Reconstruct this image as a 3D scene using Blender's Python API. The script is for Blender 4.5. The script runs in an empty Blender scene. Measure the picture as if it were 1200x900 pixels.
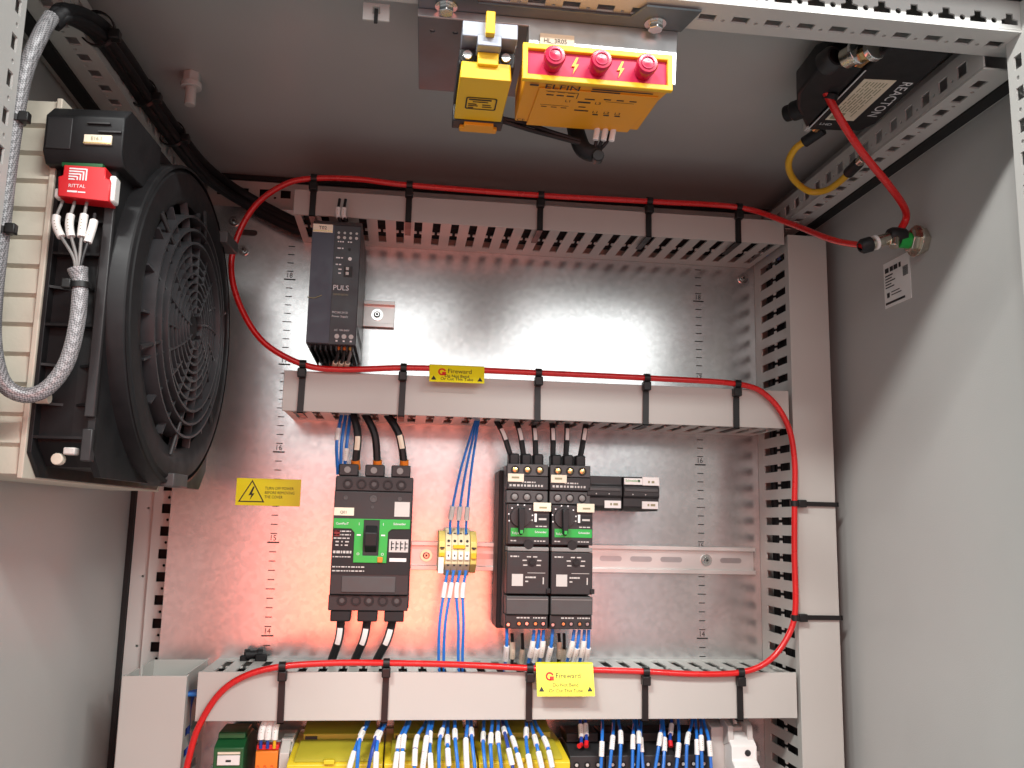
import bpy, math, random
from mathutils import Vector, Matrix
from mathutils.geometry import tessellate_polygon
random.seed(7)
sc = bpy.context.scene
col = sc.collection
S = 0.001                      # everything below is written in millimetres

# ------------------------------------------------------------------ camera
FPX, CAM = 1032.3, Vector((137.9, -1014.4, 1526.8))
YAW, PITCH, ROLL = (math.radians(a) for a in (6.98, 8.98, 1.24))
_f = Vector((math.sin(YAW)*math.cos(PITCH), math.cos(YAW)*math.cos(PITCH), math.sin(PITCH)))
_r0 = Vector((math.cos(YAW), -math.sin(YAW), 0)); _u0 = _r0.cross(_f)
_r = math.cos(ROLL)*_r0 + math.sin(ROLL)*_u0
_u = -math.sin(ROLL)*_r0 + math.cos(ROLL)*_u0
cd = bpy.data.cameras.new('camera'); cam = bpy.data.objects.new('camera', cd); col.objects.link(cam)
cd.sensor_width = 36; cd.lens = FPX/1200*36; cd.clip_start = 0.01; cd.clip_end = 100
cam.matrix_world = Matrix(((_r.x, _u.x, -_f.x, CAM.x*S), (_r.y, _u.y, -_f.y, CAM.y*S), (_r.z, _u.z, -_f.z, CAM.z*S), (0, 0, 0, 1)))
sc.camera = cam

# ------------------------------------------------------------------ light
w = bpy.data.worlds.new('World'); sc.world = w; w.use_nodes = True
bg = w.node_tree.nodes['Background']; bg.inputs[0].default_value = (0.92, 0.97, 1.0, 1); bg.inputs[1].default_value = 0.42
def area(name, loc, target, sx, sy, power, color):
    l = bpy.data.lights.new(name, 'AREA'); l.shape = 'RECTANGLE'; l.size = sx; l.size_y = sy; l.energy = power; l.color = color
    o = bpy.data.objects.new(name, l); col.objects.link(o); o.location = loc
    o.rotation_euler = (Vector(target)-Vector(loc)).to_track_quat('-Z', 'Y').to_euler()
    return o
la = area('ceiling_lamp_side', (-2.2, -1.25, 2.54), (0.5, -0.2, 1.6), 2.8, 0.06, 50, (0.99, 1, 0.975))
la.rotation_euler = (math.radians(52), 0, 0)
lc = area('ceiling_lamp_left', (-0.65, -1.90, 3.08), (0.5, -0.2, 1.6), 0.5, 0.08, 44, (0.99, 1, 0.975))
lb = area('ceiling_lamp_front', (1.25, -2.05, 2.90), (0.25, -0.1, 1.55), 1.6, 0.06, 54, (0.99, 1, 0.975))
lb.rotation_euler = (math.radians(58), 0, 0)
area('hall_lamp_far', (0.9, -4.6, 2.76), (0.2, 0, 1.6), 7.0, 1.10, 70, (0.98, 1, 0.99))
lr = area('red_standin_lamp', (0.15, -1.35, 1.33), (0.15, 0, 1.44), 0.62, 0.42, 0.80, (1, 0.12, 0.045))  # added lamp in place of red clothing, for the red reflection in the plate
lr.data.spread = math.radians(70)
sc.view_settings.view_transform = 'Standard'; sc.view_settings.look = 'None'
sc.view_settings.exposure = 0; sc.view_settings.gamma = 1

# ------------------------------------------------------------------ helpers
def ray(u, v):
    return _r*((u-600)/FPX) - _u*((v-450)/FPX) + _f
def P(u, v, x=None, y=None, z=None):          # a photo pixel on a known plane -> millimetres
    d = ray(u, v)
    t = (x-CAM.x)/d.x if x is not None else (y-CAM.y)/d.y if y is not None else (z-CAM.z)/d.z
    return CAM + d*t

def node_mat(name, rgb, rough=0.5, metal=0.0, var=0.06, scale=30, bump=0.0, bscale=400, rvar=0.08, spec=0.5, coat=0.0, trans=0.0):
    m = bpy.data.materials.new(name); m.use_nodes = True
    nt = m.node_tree; b = nt.nodes['Principled BSDF']
    tc = nt.nodes.new('ShaderNodeTexCoord')
    n = nt.nodes.new('ShaderNodeTexNoise'); n.inputs['Scale'].default_value = scale; n.inputs['Detail'].default_value = 5
    nt.links.new(tc.outputs['Object'], n.inputs['Vector'])
    rp = nt.nodes.new('ShaderNodeMapRange'); rp.inputs[1].default_value = 0.15; rp.inputs[2].default_value = 0.85; rp.interpolation_type = 'SMOOTHSTEP'
    rp.inputs[3].default_value = 1-var; rp.inputs[4].default_value = 1+var
    nt.links.new(n.outputs['Fac'], rp.inputs[0])
    mx = nt.nodes.new('ShaderNodeVectorMath'); mx.operation = 'SCALE'; mx.inputs[0].default_value = rgb
    nt.links.new(rp.outputs[0], mx.inputs['Scale']); nt.links.new(mx.outputs[0], b.inputs['Base Color'])
    rr = nt.nodes.new('ShaderNodeMapRange'); rr.inputs[1].default_value = 0.15; rr.inputs[2].default_value = 0.85; rr.interpolation_type = 'SMOOTHSTEP'
    rr.inputs[3].default_value = max(0.02, rough-rvar); rr.inputs[4].default_value = min(1, rough+rvar)
    nt.links.new(n.outputs['Fac'], rr.inputs[0]); nt.links.new(rr.outputs[0], b.inputs['Roughness'])
    b.inputs['Metallic'].default_value = metal; b.inputs['Specular IOR Level'].default_value = spec
    b.inputs['Coat Weight'].default_value = coat; b.inputs['Transmission Weight'].default_value = trans
    if bump:
        n2 = nt.nodes.new('ShaderNodeTexNoise'); n2.inputs['Scale'].default_value = bscale; n2.inputs['Detail'].default_value = 3
        nt.links.new(tc.outputs['Object'], n2.inputs['Vector'])
        bp = nt.nodes.new('ShaderNodeBump'); bp.inputs['Strength'].default_value = bump; bp.inputs['Distance'].default_value = 0.0006
        nt.links.new(n2.outputs['Fac'], bp.inputs['Height']); nt.links.new(bp.outputs[0], b.inputs['Normal'])
    return m

M = dict(
    paint=node_mat('powder_coat_grey', (0.46, 0.45, 0.43), 0.38, var=0.04, scale=7, bump=0.25, bscale=900),
    frame=node_mat('frame_paint_pale', (0.57, 0.56, 0.53), 0.4, var=0.05, scale=14, bump=0.15, bscale=900),
    duct=node_mat('duct_pvc_grey', (0.475, 0.465, 0.43), 0.42, var=0.03, scale=11, bump=0.05),
    beige=node_mat('beige_filter_plastic', (0.62, 0.57, 0.47), 0.6, var=0.05, scale=40, bump=0.2),
    zinc=node_mat('zinc_rail', (0.80, 0.80, 0.77), 0.36, 0.72, var=0.05, scale=20),
    steel=node_mat('bright_steel', (0.75, 0.74, 0.72), 0.2, 1.0, var=0.1, scale=120),
    brkt=node_mat('bracket_zinc', (0.55, 0.55, 0.55), 0.36, 0.9, var=0.12, scale=50),
    passiv=node_mat('passivated_steel', (0.15, 0.18, 0.20), 0.42, 0.5, var=0.25, scale=25),
    nickel=node_mat('nickel_brass', (0.62, 0.56, 0.47), 0.22, 1.0, var=0.1, scale=200),
    brass=node_mat('brass', (0.72, 0.50, 0.22), 0.25, 1.0, var=0.1, scale=200),
    black=node_mat('black_plastic', (0.012, 0.012, 0.013), 0.52, var=0.15, scale=60, bump=0.06, spec=0.35),
    matt=node_mat('matt_black', (0.007, 0.007, 0.008), 0.6, var=0.2, scale=60, spec=0.35),
    char=node_mat('charcoal_plastic', (0.026, 0.025, 0.026), 0.45, var=0.1, scale=60, bump=0.08, spec=0.4),
    grey=node_mat('dark_grey_plastic', (0.062, 0.060, 0.060), 0.5, var=0.1, scale=60, bump=0.06),
    mid=node_mat('mid_grey_plastic', (0.22, 0.21, 0.20), 0.5, var=0.1, scale=60),
    indigo=node_mat('indigo_panel', (0.038, 0.036, 0.060), 0.4, var=0.06, scale=60),
    psu=node_mat('anthracite_panel', (0.030, 0.027, 0.031), 0.42, var=0.06, scale=60),
    hose=node_mat('red_hose', (0.62, 0.012, 0.012), 0.26, var=0.05, scale=30, coat=0.2),
    red=node_mat('red_plastic', (0.62, 0.012, 0.018), 0.35, var=0.05),
    pink=node_mat('crimson_panel', (0.58, 0.010, 0.075), 0.5, var=0.05, scale=40),
    lens=node_mat('red_lens', (0.46, 0.004, 0.045), 0.20, var=0.05, scale=40, spec=0.4),
    yellow=node_mat('yellow_plastic', (0.84, 0.50, 0.012), 0.38, var=0.04, scale=40),
    amber=node_mat('amber_plastic', (0.80, 0.33, 0.012), 0.42, var=0.04, scale=40),
    lemon=node_mat('lemon_plastic', (0.66, 0.50, 0.02), 0.4, var=0.06, scale=40),
    tag=node_mat('yellow_tag', (0.86, 0.78, 0.01), 0.35, var=0.03, scale=40),
    cream=node_mat('cream_plastic', (0.74, 0.64, 0.40), 0.45, var=0.05, scale=80),
    paley=node_mat('pale_yellow', (0.78, 0.60, 0.16), 0.45, var=0.05, scale=80),
    green=node_mat('bright_green', (0.012, 0.36, 0.055), 0.4, var=0.04, scale=60),
    dgreen=node_mat('dark_green', (0.012, 0.10, 0.03), 0.4, var=0.1, scale=60),
    blue=node_mat('blue_wire', (0.018, 0.16, 0.56), 0.34, var=0.08, scale=60),
    dblue=node_mat('dark_blue_wire', (0.012, 0.05, 0.30), 0.38, var=0.08, scale=60),
    orange=node_mat('orange_plastic', (0.80, 0.22, 0.02), 0.4, var=0.05, scale=80),
    ywire=node_mat('yellow_wire', (0.72, 0.42, 0.02), 0.35, var=0.06, scale=60),
    white=node_mat('white_label', (0.80, 0.78, 0.75), 0.45, var=0.03, scale=80),
    clabel=node_mat('cream_label', (0.80, 0.70, 0.54), 0.45, var=0.03, scale=80),
    lgrey=node_mat('light_grey_plastic', (0.52, 0.50, 0.47), 0.45, var=0.05, scale=60),
    tie=node_mat('cable_tie_black', (0.008, 0.008, 0.008), 0.42, var=0.1, scale=60, spec=0.4),
    ink=node_mat('black_ink', (0.015, 0.015, 0.015), 0.6, var=0.02),
    wink=node_mat('white_ink', (0.75, 0.75, 0.75), 0.6, var=0.02),
    gink=node_mat('olive_ink', (0.30, 0.28, 0.16), 0.6, var=0.02),
    rink=node_mat('red_ink', (0.7, 0.02, 0.01), 0.6, var=0.02),
    headp=node_mat('blue_grey_metal', (0.30, 0.32, 0.37), 0.4, 0.4, var=0.05),
    maroon=node_mat('dark_red', (0.20, 0.012, 0.012), 0.5),
    lemon_shade=node_mat('lemon_plastic_shaded', (0.44, 0.37, 0.03), 0.42, var=0.06, scale=40),  # relay yellow with the shade under the duct put into the colour
    grille=node_mat('grille_plastic', (0.036, 0.036, 0.039), 0.38, var=0.1, scale=60, spec=0.7),
    seal=node_mat('black_rubber', (0.008, 0.008, 0.008), 0.7, var=0.1),
)
def galvanised():
    m = node_mat('galvanised_plate', (0.72, 0.725, 0.72), 0.24, 0.88, var=0.05, scale=5, rvar=0.04)
    nt = m.node_tree; b = nt.nodes['Principled BSDF']
    tc = nt.nodes.new('ShaderNodeTexCoord')
    vo = nt.nodes.new('ShaderNodeTexVoronoi'); vo.inputs['Scale'].default_value = 210     # zinc spangle: tone only
    nt.links.new(tc.outputs['Object'], vo.inputs['Vector'])
    sp = nt.nodes.new('ShaderNodeSeparateColor'); nt.links.new(vo.outputs['Color'], sp.inputs[0])
    mr = nt.nodes.new('ShaderNodeMapRange'); mr.inputs[3].default_value = 0.93; mr.inputs[4].default_value = 1.05
    nt.links.new(sp.outputs[0], mr.inputs[0])
    old = b.inputs['Base Color'].links[0].from_socket
    m2 = nt.nodes.new('ShaderNodeVectorMath'); m2.operation = 'SCALE'
    nt.links.new(old, m2.inputs[0]); nt.links.new(mr.outputs[0], m2.inputs['Scale']); nt.links.new(m2.outputs[0], b.inputs['Base Color'])
    no = nt.nodes.new('ShaderNodeTexNoise'); no.inputs['Scale'].default_value = 90; no.inputs['Detail'].default_value = 3
    nt.links.new(tc.outputs['Object'], no.inputs['Vector'])
    bp = nt.nodes.new('ShaderNodeBump'); bp.inputs['Strength'].default_value = 0.10; bp.inputs['Distance'].default_value = 0.0005
    nt.links.new(no.outputs['Fac'], bp.inputs['Height']); nt.links.new(bp.outputs[0], b.inputs['Normal'])
    return m
M['galv'] = galvanised()
def braided():
    m = node_mat('braided_sleeve', (0.42, 0.42, 0.42), 0.45, 0.2, var=0.1)
    nt = m.node_tree; b = nt.nodes['Principled BSDF']
    tc = nt.nodes.new('ShaderNodeTexCoord')
    ck = nt.nodes.new('ShaderNodeTexChecker'); ck.inputs['Scale'].default_value = 820
    ck.inputs[1].default_value = (0.40, 0.40, 0.41, 1); ck.inputs[2].default_value = (0.15, 0.15, 0.155, 1)
    mp = nt.nodes.new('ShaderNodeMapping'); mp.inputs['Rotation'].default_value = (0.7, 0.6, 0.7)
    nt.links.new(tc.outputs['Object'], mp.inputs[0]); nt.links.new(mp.outputs[0], ck.inputs['Vector'])
    nt.links.new(ck.outputs['Color'], b.inputs['Base Color'])
    bp = nt.nodes.new('ShaderNodeBump'); bp.inputs['Strength'].default_value = 0.6; bp.inputs['Distance'].default_value = 0.0008
    nt.links.new(ck.outputs['Fac'], bp.inputs['Height']); nt.links.new(bp.outputs[0], b.inputs['Normal'])
    return m
M['braid'] = braided()

WL = {}                                         # world position of every object, mm
def tag(o, label, cat, group=None, kind=None):
    if label: o['label'] = label
    if cat: o['category'] = cat
    if group: o['group'] = group
    if kind: o['kind'] = kind
    return o
def attach(o, parent, loc):
    WL[o.name] = Vector(loc)
    o.location = Vector(loc)*S
    if parent is not None:
        o.parent = parent
        o.matrix_parent_inverse = Matrix.Translation(-WL[parent.name]*S)
def thing(name, loc, label, cat, group=None):
    o = bpy.data.objects.new(name, None); o.empty_display_size = 0.02; col.objects.link(o)
    attach(o, None, loc); tag(o, label, cat, group)
    return o
def copy_tree(o, off, parent=None, label=None):
    c = o.copy(); col.objects.link(c)
    WL[c.name] = WL[o.name]+Vector(off)
    if parent is None: c.location = WL[c.name]*S
    else: c.parent = parent; c.matrix_parent_inverse = Matrix.Translation(-WL[parent.name]*S); c.location = WL[c.name]*S
    if label: c['label'] = label
    for ch in list(o.children): copy_tree(ch, off, c)
    return c

def frame_of(d):
    d = d.normalized()
    a = Vector((0, 0, 1)) if abs(d.z) < 0.9 else Vector((1, 0, 0))
    s = d.cross(a).normalized()
    return s, s.cross(d).normalized()
class MB:
    def __init__(self): self.v = []; self.f = []; self.sm = []
    def add(self, vs, fs, smooth=False):
        n = len(self.v); self.v += [Vector(p) for p in vs]
        for f in fs: self.f.append([i+n for i in f]); self.sm.append(smooth)
        return self
    def box(self, x0, x1, y0, y1, z0, z1):
        x0, x1 = sorted((x0, x1)); y0, y1 = sorted((y0, y1)); z0, z1 = sorted((z0, z1))
        return self.add([(x, y, z) for z in (z0, z1) for y in (y0, y1) for x in (x0, x1)],
                        [(0, 2, 3, 1), (4, 5, 7, 6), (0, 1, 5, 4), (2, 6, 7, 3), (0, 4, 6, 2), (1, 3, 7, 5)])
    def cyl(self, a, b, r, n=16, r2=None, cap=True):
        a, b = Vector(a), Vector(b); s, t = frame_of(b-a); r2 = r if r2 is None else r2
        vs = [a+(s*math.cos(q)+t*math.sin(q))*r for q in (2*math.pi*i/n for i in range(n))]
        vs += [b+(s*math.cos(q)+t*math.sin(q))*r2 for q in (2*math.pi*i/n for i in range(n))]
        self.add(vs, [(i, i+n, (i+1) % n+n, (i+1) % n) for i in range(n)], n > 8)
        if cap:
            self.add(vs[:n], [list(range(n))]); self.add(vs[n:], [list(range(n))[::-1]])
        return self
    def lathe(self, c, ax, prof, n=32, a0=0, a1=2*math.pi):   # prof: list of (along axis, radius)
        c, ax = Vector(c), Vector(ax).normalized(); s, t = frame_of(ax); full = abs(a1-a0-2*math.pi) < 1e-6
        k = len(prof); m = n if full else n+1
        vs = [c+ax*h+(s*math.cos(q)+t*math.sin(q))*r for q in (a0+(a1-a0)*i/n for i in range(m)) for h, r in prof]
        fs = [(i*k+j, i*k+j+1, ((i+1) % m)*k+j+1, ((i+1) % m)*k+j) for i in range(n) for j in range(k-1)]
        return self.add(vs, fs, True)
    def tube(self, pts, r, n=10, steps=6, cap=True):
        pts = [Vector(p) for p in pts]; q = []
        if len(pts) == 2: q = pts
        else:
            e = [pts[0]*2-pts[1]]+pts+[pts[-1]*2-pts[-2]]
            for i in range(1, len(e)-2):
                p0, p1, p2, p3 = e[i-1:i+3]
                for k in range(steps):
                    t = k/steps
                    q.append(0.5*((2*p1)+(p2-p0)*t+(2*p0-5*p1+4*p2-p3)*t*t+(3*p1-p0-3*p2+p3)*t**3))
            q.append(pts[-1])
        s, t = frame_of(q[1]-q[0]); vs = []
        for i, p in enumerate(q):
            d = (q[min(i+1, len(q)-1)]-q[max(i-1, 0)]).normalized()
            s = (s-d*s.dot(d)).normalized(); t = s.cross(d)
            rr = r(i/(len(q)-1)) if callable(r) else r
            vs += [p+(s*math.cos(a)+t*math.sin(a))*rr for a in (2*math.pi*j/n for j in range(n))]
        m = len(q)
        self.add(vs, [(i*n+j, i*n+(j+1) % n, (i+1)*n+(j+1) % n, (i+1)*n+j) for i in range(m-1) for j in range(n)], True)
        if cap: self.add(vs[:n], [list(range(n))[::-1]]); self.add(vs[-n:], [list(range(n))])
        return self
    def prism(self, poly, fn, h0, h1, holes=()):      # 2-D outline (and holes) swept from h0 to h1; fn(a, b, h) -> point
        loops = [list(poly)]+[list(h) for h in holes]
        flat = [p for l in loops for p in l]
        tris = tessellate_polygon([[Vector((a, b, 0)) for a, b in l] for l in loops])
        nv = len(flat)
        vs = [fn(a, b, h0) for a, b in flat]+[fn(a, b, h1) for a, b in flat]
        fs = [tuple(t) for t in tris]+[tuple(i+nv for i in t[::-1]) for t in tris]
        k = 0
        for l in loops:
            m = len(l)
            for i in range(m): a, b = k+i, k+(i+1) % m; fs.append((a, b, b+nv, a+nv))
            k += m
        return self.add(vs, fs)
    def out(self, name, mat, parent=None, bevel=0, seg=2):
        lo = Vector([min(p[i] for p in self.v) for i in range(3)]); hi = Vector([max(p[i] for p in self.v) for i in range(3)])
        o0 = Vector(((lo.x+hi.x)/2, (lo.y+hi.y)/2, lo.z))
        me = bpy.data.meshes.new(name); me.from_pydata([(p-o0)*S for p in self.v], [], self.f)
        me.validate()
        import bmesh
        bm = bmesh.new(); bm.from_mesh(me); bmesh.ops.remove_doubles(bm, verts=bm.verts, dist=1e-7)
        bmesh.ops.recalc_face_normals(bm, faces=bm.faces); bm.to_mesh(me); bm.free()
        me.polygons.foreach_set('use_smooth', [True]*len(me.polygons))
        me.materials.append(M[mat] if isinstance(mat, str) else mat)
        o = bpy.data.objects.new(name, me); col.objects.link(o); attach(o, parent, o0)
        if bevel:
            b = o.modifiers.new('bevel', 'BEVEL'); b.width = bevel*S; b.segments = seg; b.limit_method = 'ANGLE'; b.angle_limit = math.radians(40)
            b.harden_normals = False
        me.set_sharp_from_angle(angle=math.radians(38))
        return o
def FX(x): return lambda a, b, h: (x+h, a, b)          # outline in (y, z)
def FY(y): return lambda a, b, h: (a, y+h, b)          # outline in (x, z)
def FZ(z): return lambda a, b, h: (a, b, z+h)          # outline in (x, y)
def rect(cx, cy, w_, h_): return [(cx-w_/2, cy-h_/2), (cx+w_/2, cy-h_/2), (cx+w_/2, cy+h_/2), (cx-w_/2, cy+h_/2)]
def disc(cx, cy, r, n=10): return [(cx+r*math.cos(2*math.pi*i/n), cy+r*math.sin(2*math.pi*i/n)) for i in range(n)]
def rrect(x0, x1, y0, y1, r, n=3):
    q = []
    for cx, cy, a in ((x1-r, y1-r, 0), (x0+r, y1-r, 90), (x0+r, y0+r, 180), (x1-r, y0+r, 270)):
        q += [(cx+r*math.cos(math.radians(a+90*i/n)), cy+r*math.sin(math.radians(a+90*i/n))) for i in range(n+1)]
    return q
def box(name, mat, parent, x0, x1, y0, y1, z0, z1, bevel=0): return MB().box(x0, x1, y0, y1, z0, z1).out(name, mat, parent, bevel)

_fc = bpy.data.curves.new('lettering', 'FONT')
_fo = bpy.data.objects.new('lettering', _fc)
def text(s, size, org, xd, yd, mat, parent, name='lettering', align='LEFT', bold=0.0, lift=0.2, sx=1.0):
    _fc.body = s; _fc.size = size; _fc.align_x = align; _fc.offset = bold; _fc.resolution_u = 3
    me0 = bpy.data.meshes.new_from_object(_fo)
    xd, yd = Vector(xd).normalized(), Vector(yd).normalized(); n = xd.cross(yd)
    mb = MB(); mb.v = [Vector(org)+xd*p.co.x*sx+yd*p.co.y+n*lift for p in me0.vertices]
    mb.f = [list(p.vertices) for p in me0.polygons]; mb.sm = [False]*len(mb.f)
    bpy.data.meshes.remove(me0)
    return mb.out(name, mat, parent)
XP, YP, ZP = Vector((1, 0, 0)), Vector((0, 1, 0)), Vector((0, 0, 1))
def ftext(s, size, x, y, z, mat, parent, **k): return text(s, size, (x, y, z), XP, ZP, mat, parent, **k)
def bars(rows, y, th=0.2):          # unreadable small print: little flat strips facing the viewer
    mb = MB()
    for x0, x1, z, h in rows: mb.add([(x0, y-th, z), (x1, y-th, z), (x1, y-th, z+h), (x0, y-th, z+h)], [(0, 1, 2, 3)])
    return mb
def words(x0, x1, z, h, y, gap=0.9):
    mb, x, r = MB(), x0, random.Random(int(x0*7+z*13))
    while x < x1-0.6:
        e = min(x1, x+r.uniform(1.2, 4.2)); mb.add([(x, y-.2, z), (e, y-.2, z), (e, y-.2, z+h), (x, y-.2, z+h)], [(0, 1, 2, 3)]); x = e+gap
    return mb
def merge(*ms):
    o = MB()
    for m in ms: o.add(m.v, m.f)
    return o

# ================================================================== the cabinet
cab = thing('control_cabinet', (230, -210, 900), 'open grey steel control cabinet with perforated frame and galvanised mounting plate', 'cabinet')
XL, XR, ZC, YB = -162, 622, 1937, 72
box('side_wall', 'paint', cab, XR, XR+2, -492, YB, 900, 1950)
box('side_wall', 'paint', cab, XL-2, XL, -492, YB, 900, 1950)
box('roof_panel', 'paint', cab, XL, XR, -470, YB, ZC, ZC+2)
box('back_wall', 'paint', cab, XL, XR, YB, YB+2, 900, 1950)
def round_n(c, r): return disc(c[0], c[1], r, 8)
# front top rail: underside with square punchings, front face with keyhole punchings
hx = [344.2-25*k for k in range(18, 0, -1)]+[344.2+25*k for k in range(10)]
o = MB().prism([(XL+20, -464), (XR-20, -464), (XR-20, -430), (XL+20, -430)], FZ(1892), 0, 1.5,
               [rect(x, -446, 12.5, 8) for x in hx if x > -110]+[round_n((x+12.5, -444), 1.6) for x in hx if -120 < x < 560]).out('frame_rail', 'frame', cab)
keys = []
for x in hx:
    if x < -110: continue
    keys.append([(x-6.5, 1897.5), (x+6.5, 1897.5), (x+6.5, 1901.5), (x+2.8, 1902.5), (x+2.8, 1906.5), (x-2.8, 1906.5), (x-2.8, 1902.5), (x-6.5, 1901.5)])
MB().prism([(XL+20, 1893.8), (XR-20, 1893.8), (XR-20, 1917), (XL+20, 1917)], FY(-464), 0, 1.5,
           keys+[round_n((x+12.5, 1900), 2.3) for x in hx if -120 < x < 560]).out('rail_face', 'frame', cab)
box('rail_backing', 'frame', cab, XL+20, XR-20, -431.5, -430, 1893.8, 1930)
box('rail_lining', 'brkt', cab, XL+20, XR-20, -447, -446, 1902, 1925)
box('roof_edge', 'frame', cab, XL-2, XR+2, -492, -466, 1917.5, 1952)
# side top rails
def side_rail(m):
    f = (lambda x: x) if m > 0 else (lambda x: 460-x)
    ys = [-431.8+25*k for k in range(18)]
    MB().prism([(f(571), -430), (f(600), -430), (f(600), 30), (f(571), 30)], FZ(1881), 0, 1.5,
               [rect(f(583), y, 9, 12) for y in ys if -420 < y < 20]+[round_n((f(586), y+12.5), 1.7) for y in ys if -430 < y < 10]).out('frame_rail', 'frame', cab)
    MB().prism([(-430, 1883), (30, 1883), (30, 1908), (-430, 1908)], FX(f(571)), 0, 1.5*m,
               [rect(y+3, 1894, 12, 11) for y in ys if -420 < y < 12]+[round_n((y+15.5, 1891), 1.5) for y in ys if -430 < y < 5]).out('rail_face', 'frame', cab)
    box('rail_lining', 'brkt', cab, f(590), f(591), -430, 30, 1883, 1930)
    box('rubber_seal', 'seal', cab, f(600.5), f(613), -446, 40, 1879, 1884)
    box('wall_trim', 'frame', cab, f(601), f(621.5), -430, 40, 1884.5, ZC-.5)
side_rail(1); side_rail(-1)
# rear top rail
xs = [-66+25*k for k in range(-1, 27)]
MB().prism([(-108, 1893), (590, 1893), (590, 1930), (-108, 1930)], FY(36), 0, 1.5,
           [rect(x, 1916, 12, 10) for x in xs]+[round_n((x+12.5, 1911), 1.7) for x in xs[:-1]]).out('frame_rail', 'frame', cab)
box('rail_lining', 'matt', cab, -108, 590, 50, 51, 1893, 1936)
box('rubber_seal', 'seal', cab, -150, 606, 31, 36, 1931, 1936)
# posts
def front_post(m):
    f = (lambda x: x) if m > 0 else (lambda x: 460-x)
    zs = [1847.5-25.0*k for k in range(-2, 38)]
    MB().prism([(-488, 900), (-447, 900), (-447, 1916), (-488, 1916)], FX(f(578)), 0, 1.5*m,
               [rect(-458, z, 8, 10.5) for z in zs if z > 910 and z < 1890]+[round_n((-457, z-12.5), 1.8) for z in zs if z > 930 and z < 1890]).out('frame_post', 'frame', cab)
    box('post_face', 'frame', cab, f(579.7), f(621.5), -490, -488.2, 900, 1916)
    box('post_face', 'frame', cab, f(579.7), f(621.5), -448.5, -447, 900, 1880)
    box('post_lining', 'brkt', cab, f(590), f(591), -488, -449, 900, 1916)
front_post(1); front_post(-1)
zs = [1534.8+25*k for k in range(-25, 15)]
MB().prism([(-136, 900), (-112, 900), (-112, 1880), (-136, 1880)], FY(23), 0, 1.5,
           [rect(-122, z, 10, 10.5) for z in zs if 910 < z < 1870]+[round_n((-120, z+12.5), 1.7) for z in zs if 910 < z < 1850]).out('frame_post', 'frame', cab)
MB().prism([(-156, 900), (-137, 900), (-137, 1880), (-156, 1880)], FY(29), 0, 1.5, [disc(-143, z, 1.4, 8) for z in range(1010, 1870, 75)]).out('post_face', 'frame', cab)
box('post_lining', 'matt', cab, -136, -112, 40, 41, 900, 1880)
box('rubber_seal', 'seal', cab, -161.7, -156.5, 24, 60, 900, 1880)
box('frame_post', 'frame', cab, 582, 600, 23, 40, 900, 1880)
# mounting plate with its printed scales and screws
slot = rrect(-64, -40, 1850, 1857, 3.4)
pl = MB().prism([(-112, 900), (580, 900), (580, 1884), (-112, 1884)], FY(0), 0, 3, [slot]).out('mounting_plate', 'galv', cab)
for cx in (0, 489.8):
    tk = []
    for z in range(1250, 1850, 10):
        L = 6.5 if z % 100 == 0 else 5 if z % 50 == 0 else 3.6
        tk.append((cx-L, cx+L, z-.5, 1.0 if z % 100 else 1.5))
    bars(tk, 0, .25).out('ruler_marking', 'ink', pl)
    for h in range(13, 19): text(str(h), 8.5, (cx-4.4, -.05, h*100+2.4), XP, ZP, 'ink', pl, 'ruler_number', sx=.9)
def screw(x, z, parent, y=0, r=5, name='plate_screw', washer=True):
    mb = MB()
    if washer: mb.cyl((x, y-.1, z), (x, y-1.4, z), r*1.7, 20)
    mb.lathe((x, y-1.2, z), (0, -1, 0), [(0, r), (2, r*.9), (3, r*.6), (3, 0.01)], 16)
    o_ = mb.out(name, 'steel', parent)
    MB().cyl((x, y-4.1, z), (x, y-4.5, z), r*.4, 6).out('screw_recess', 'ink', o_ if parent is None else parent)
    return o_
for x, z in ((547, 1832), (-54, 1832), (-67, 1866)):
    screw(x, z, pl, r=3.6)

# roof bolt
rb = thing('roof_bolt', (-72, -212, 1905), 'painted bolt hanging from the cabinet roof', 'bolt')
MB().cyl((-72, -212, 1937), (-72, -212, 1927), 8, 6).out('bolt_head', 'frame', rb, .6)
MB().cyl((-72, -212, 1927), (-72, -212, 1922), 9.5, 20).out('washer', 'frame', rb, .4)
MB().cyl((-72, -212, 1922), (-72, -212, 1905), 5, 16).out('shank', 'frame', rb, .6)

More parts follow.
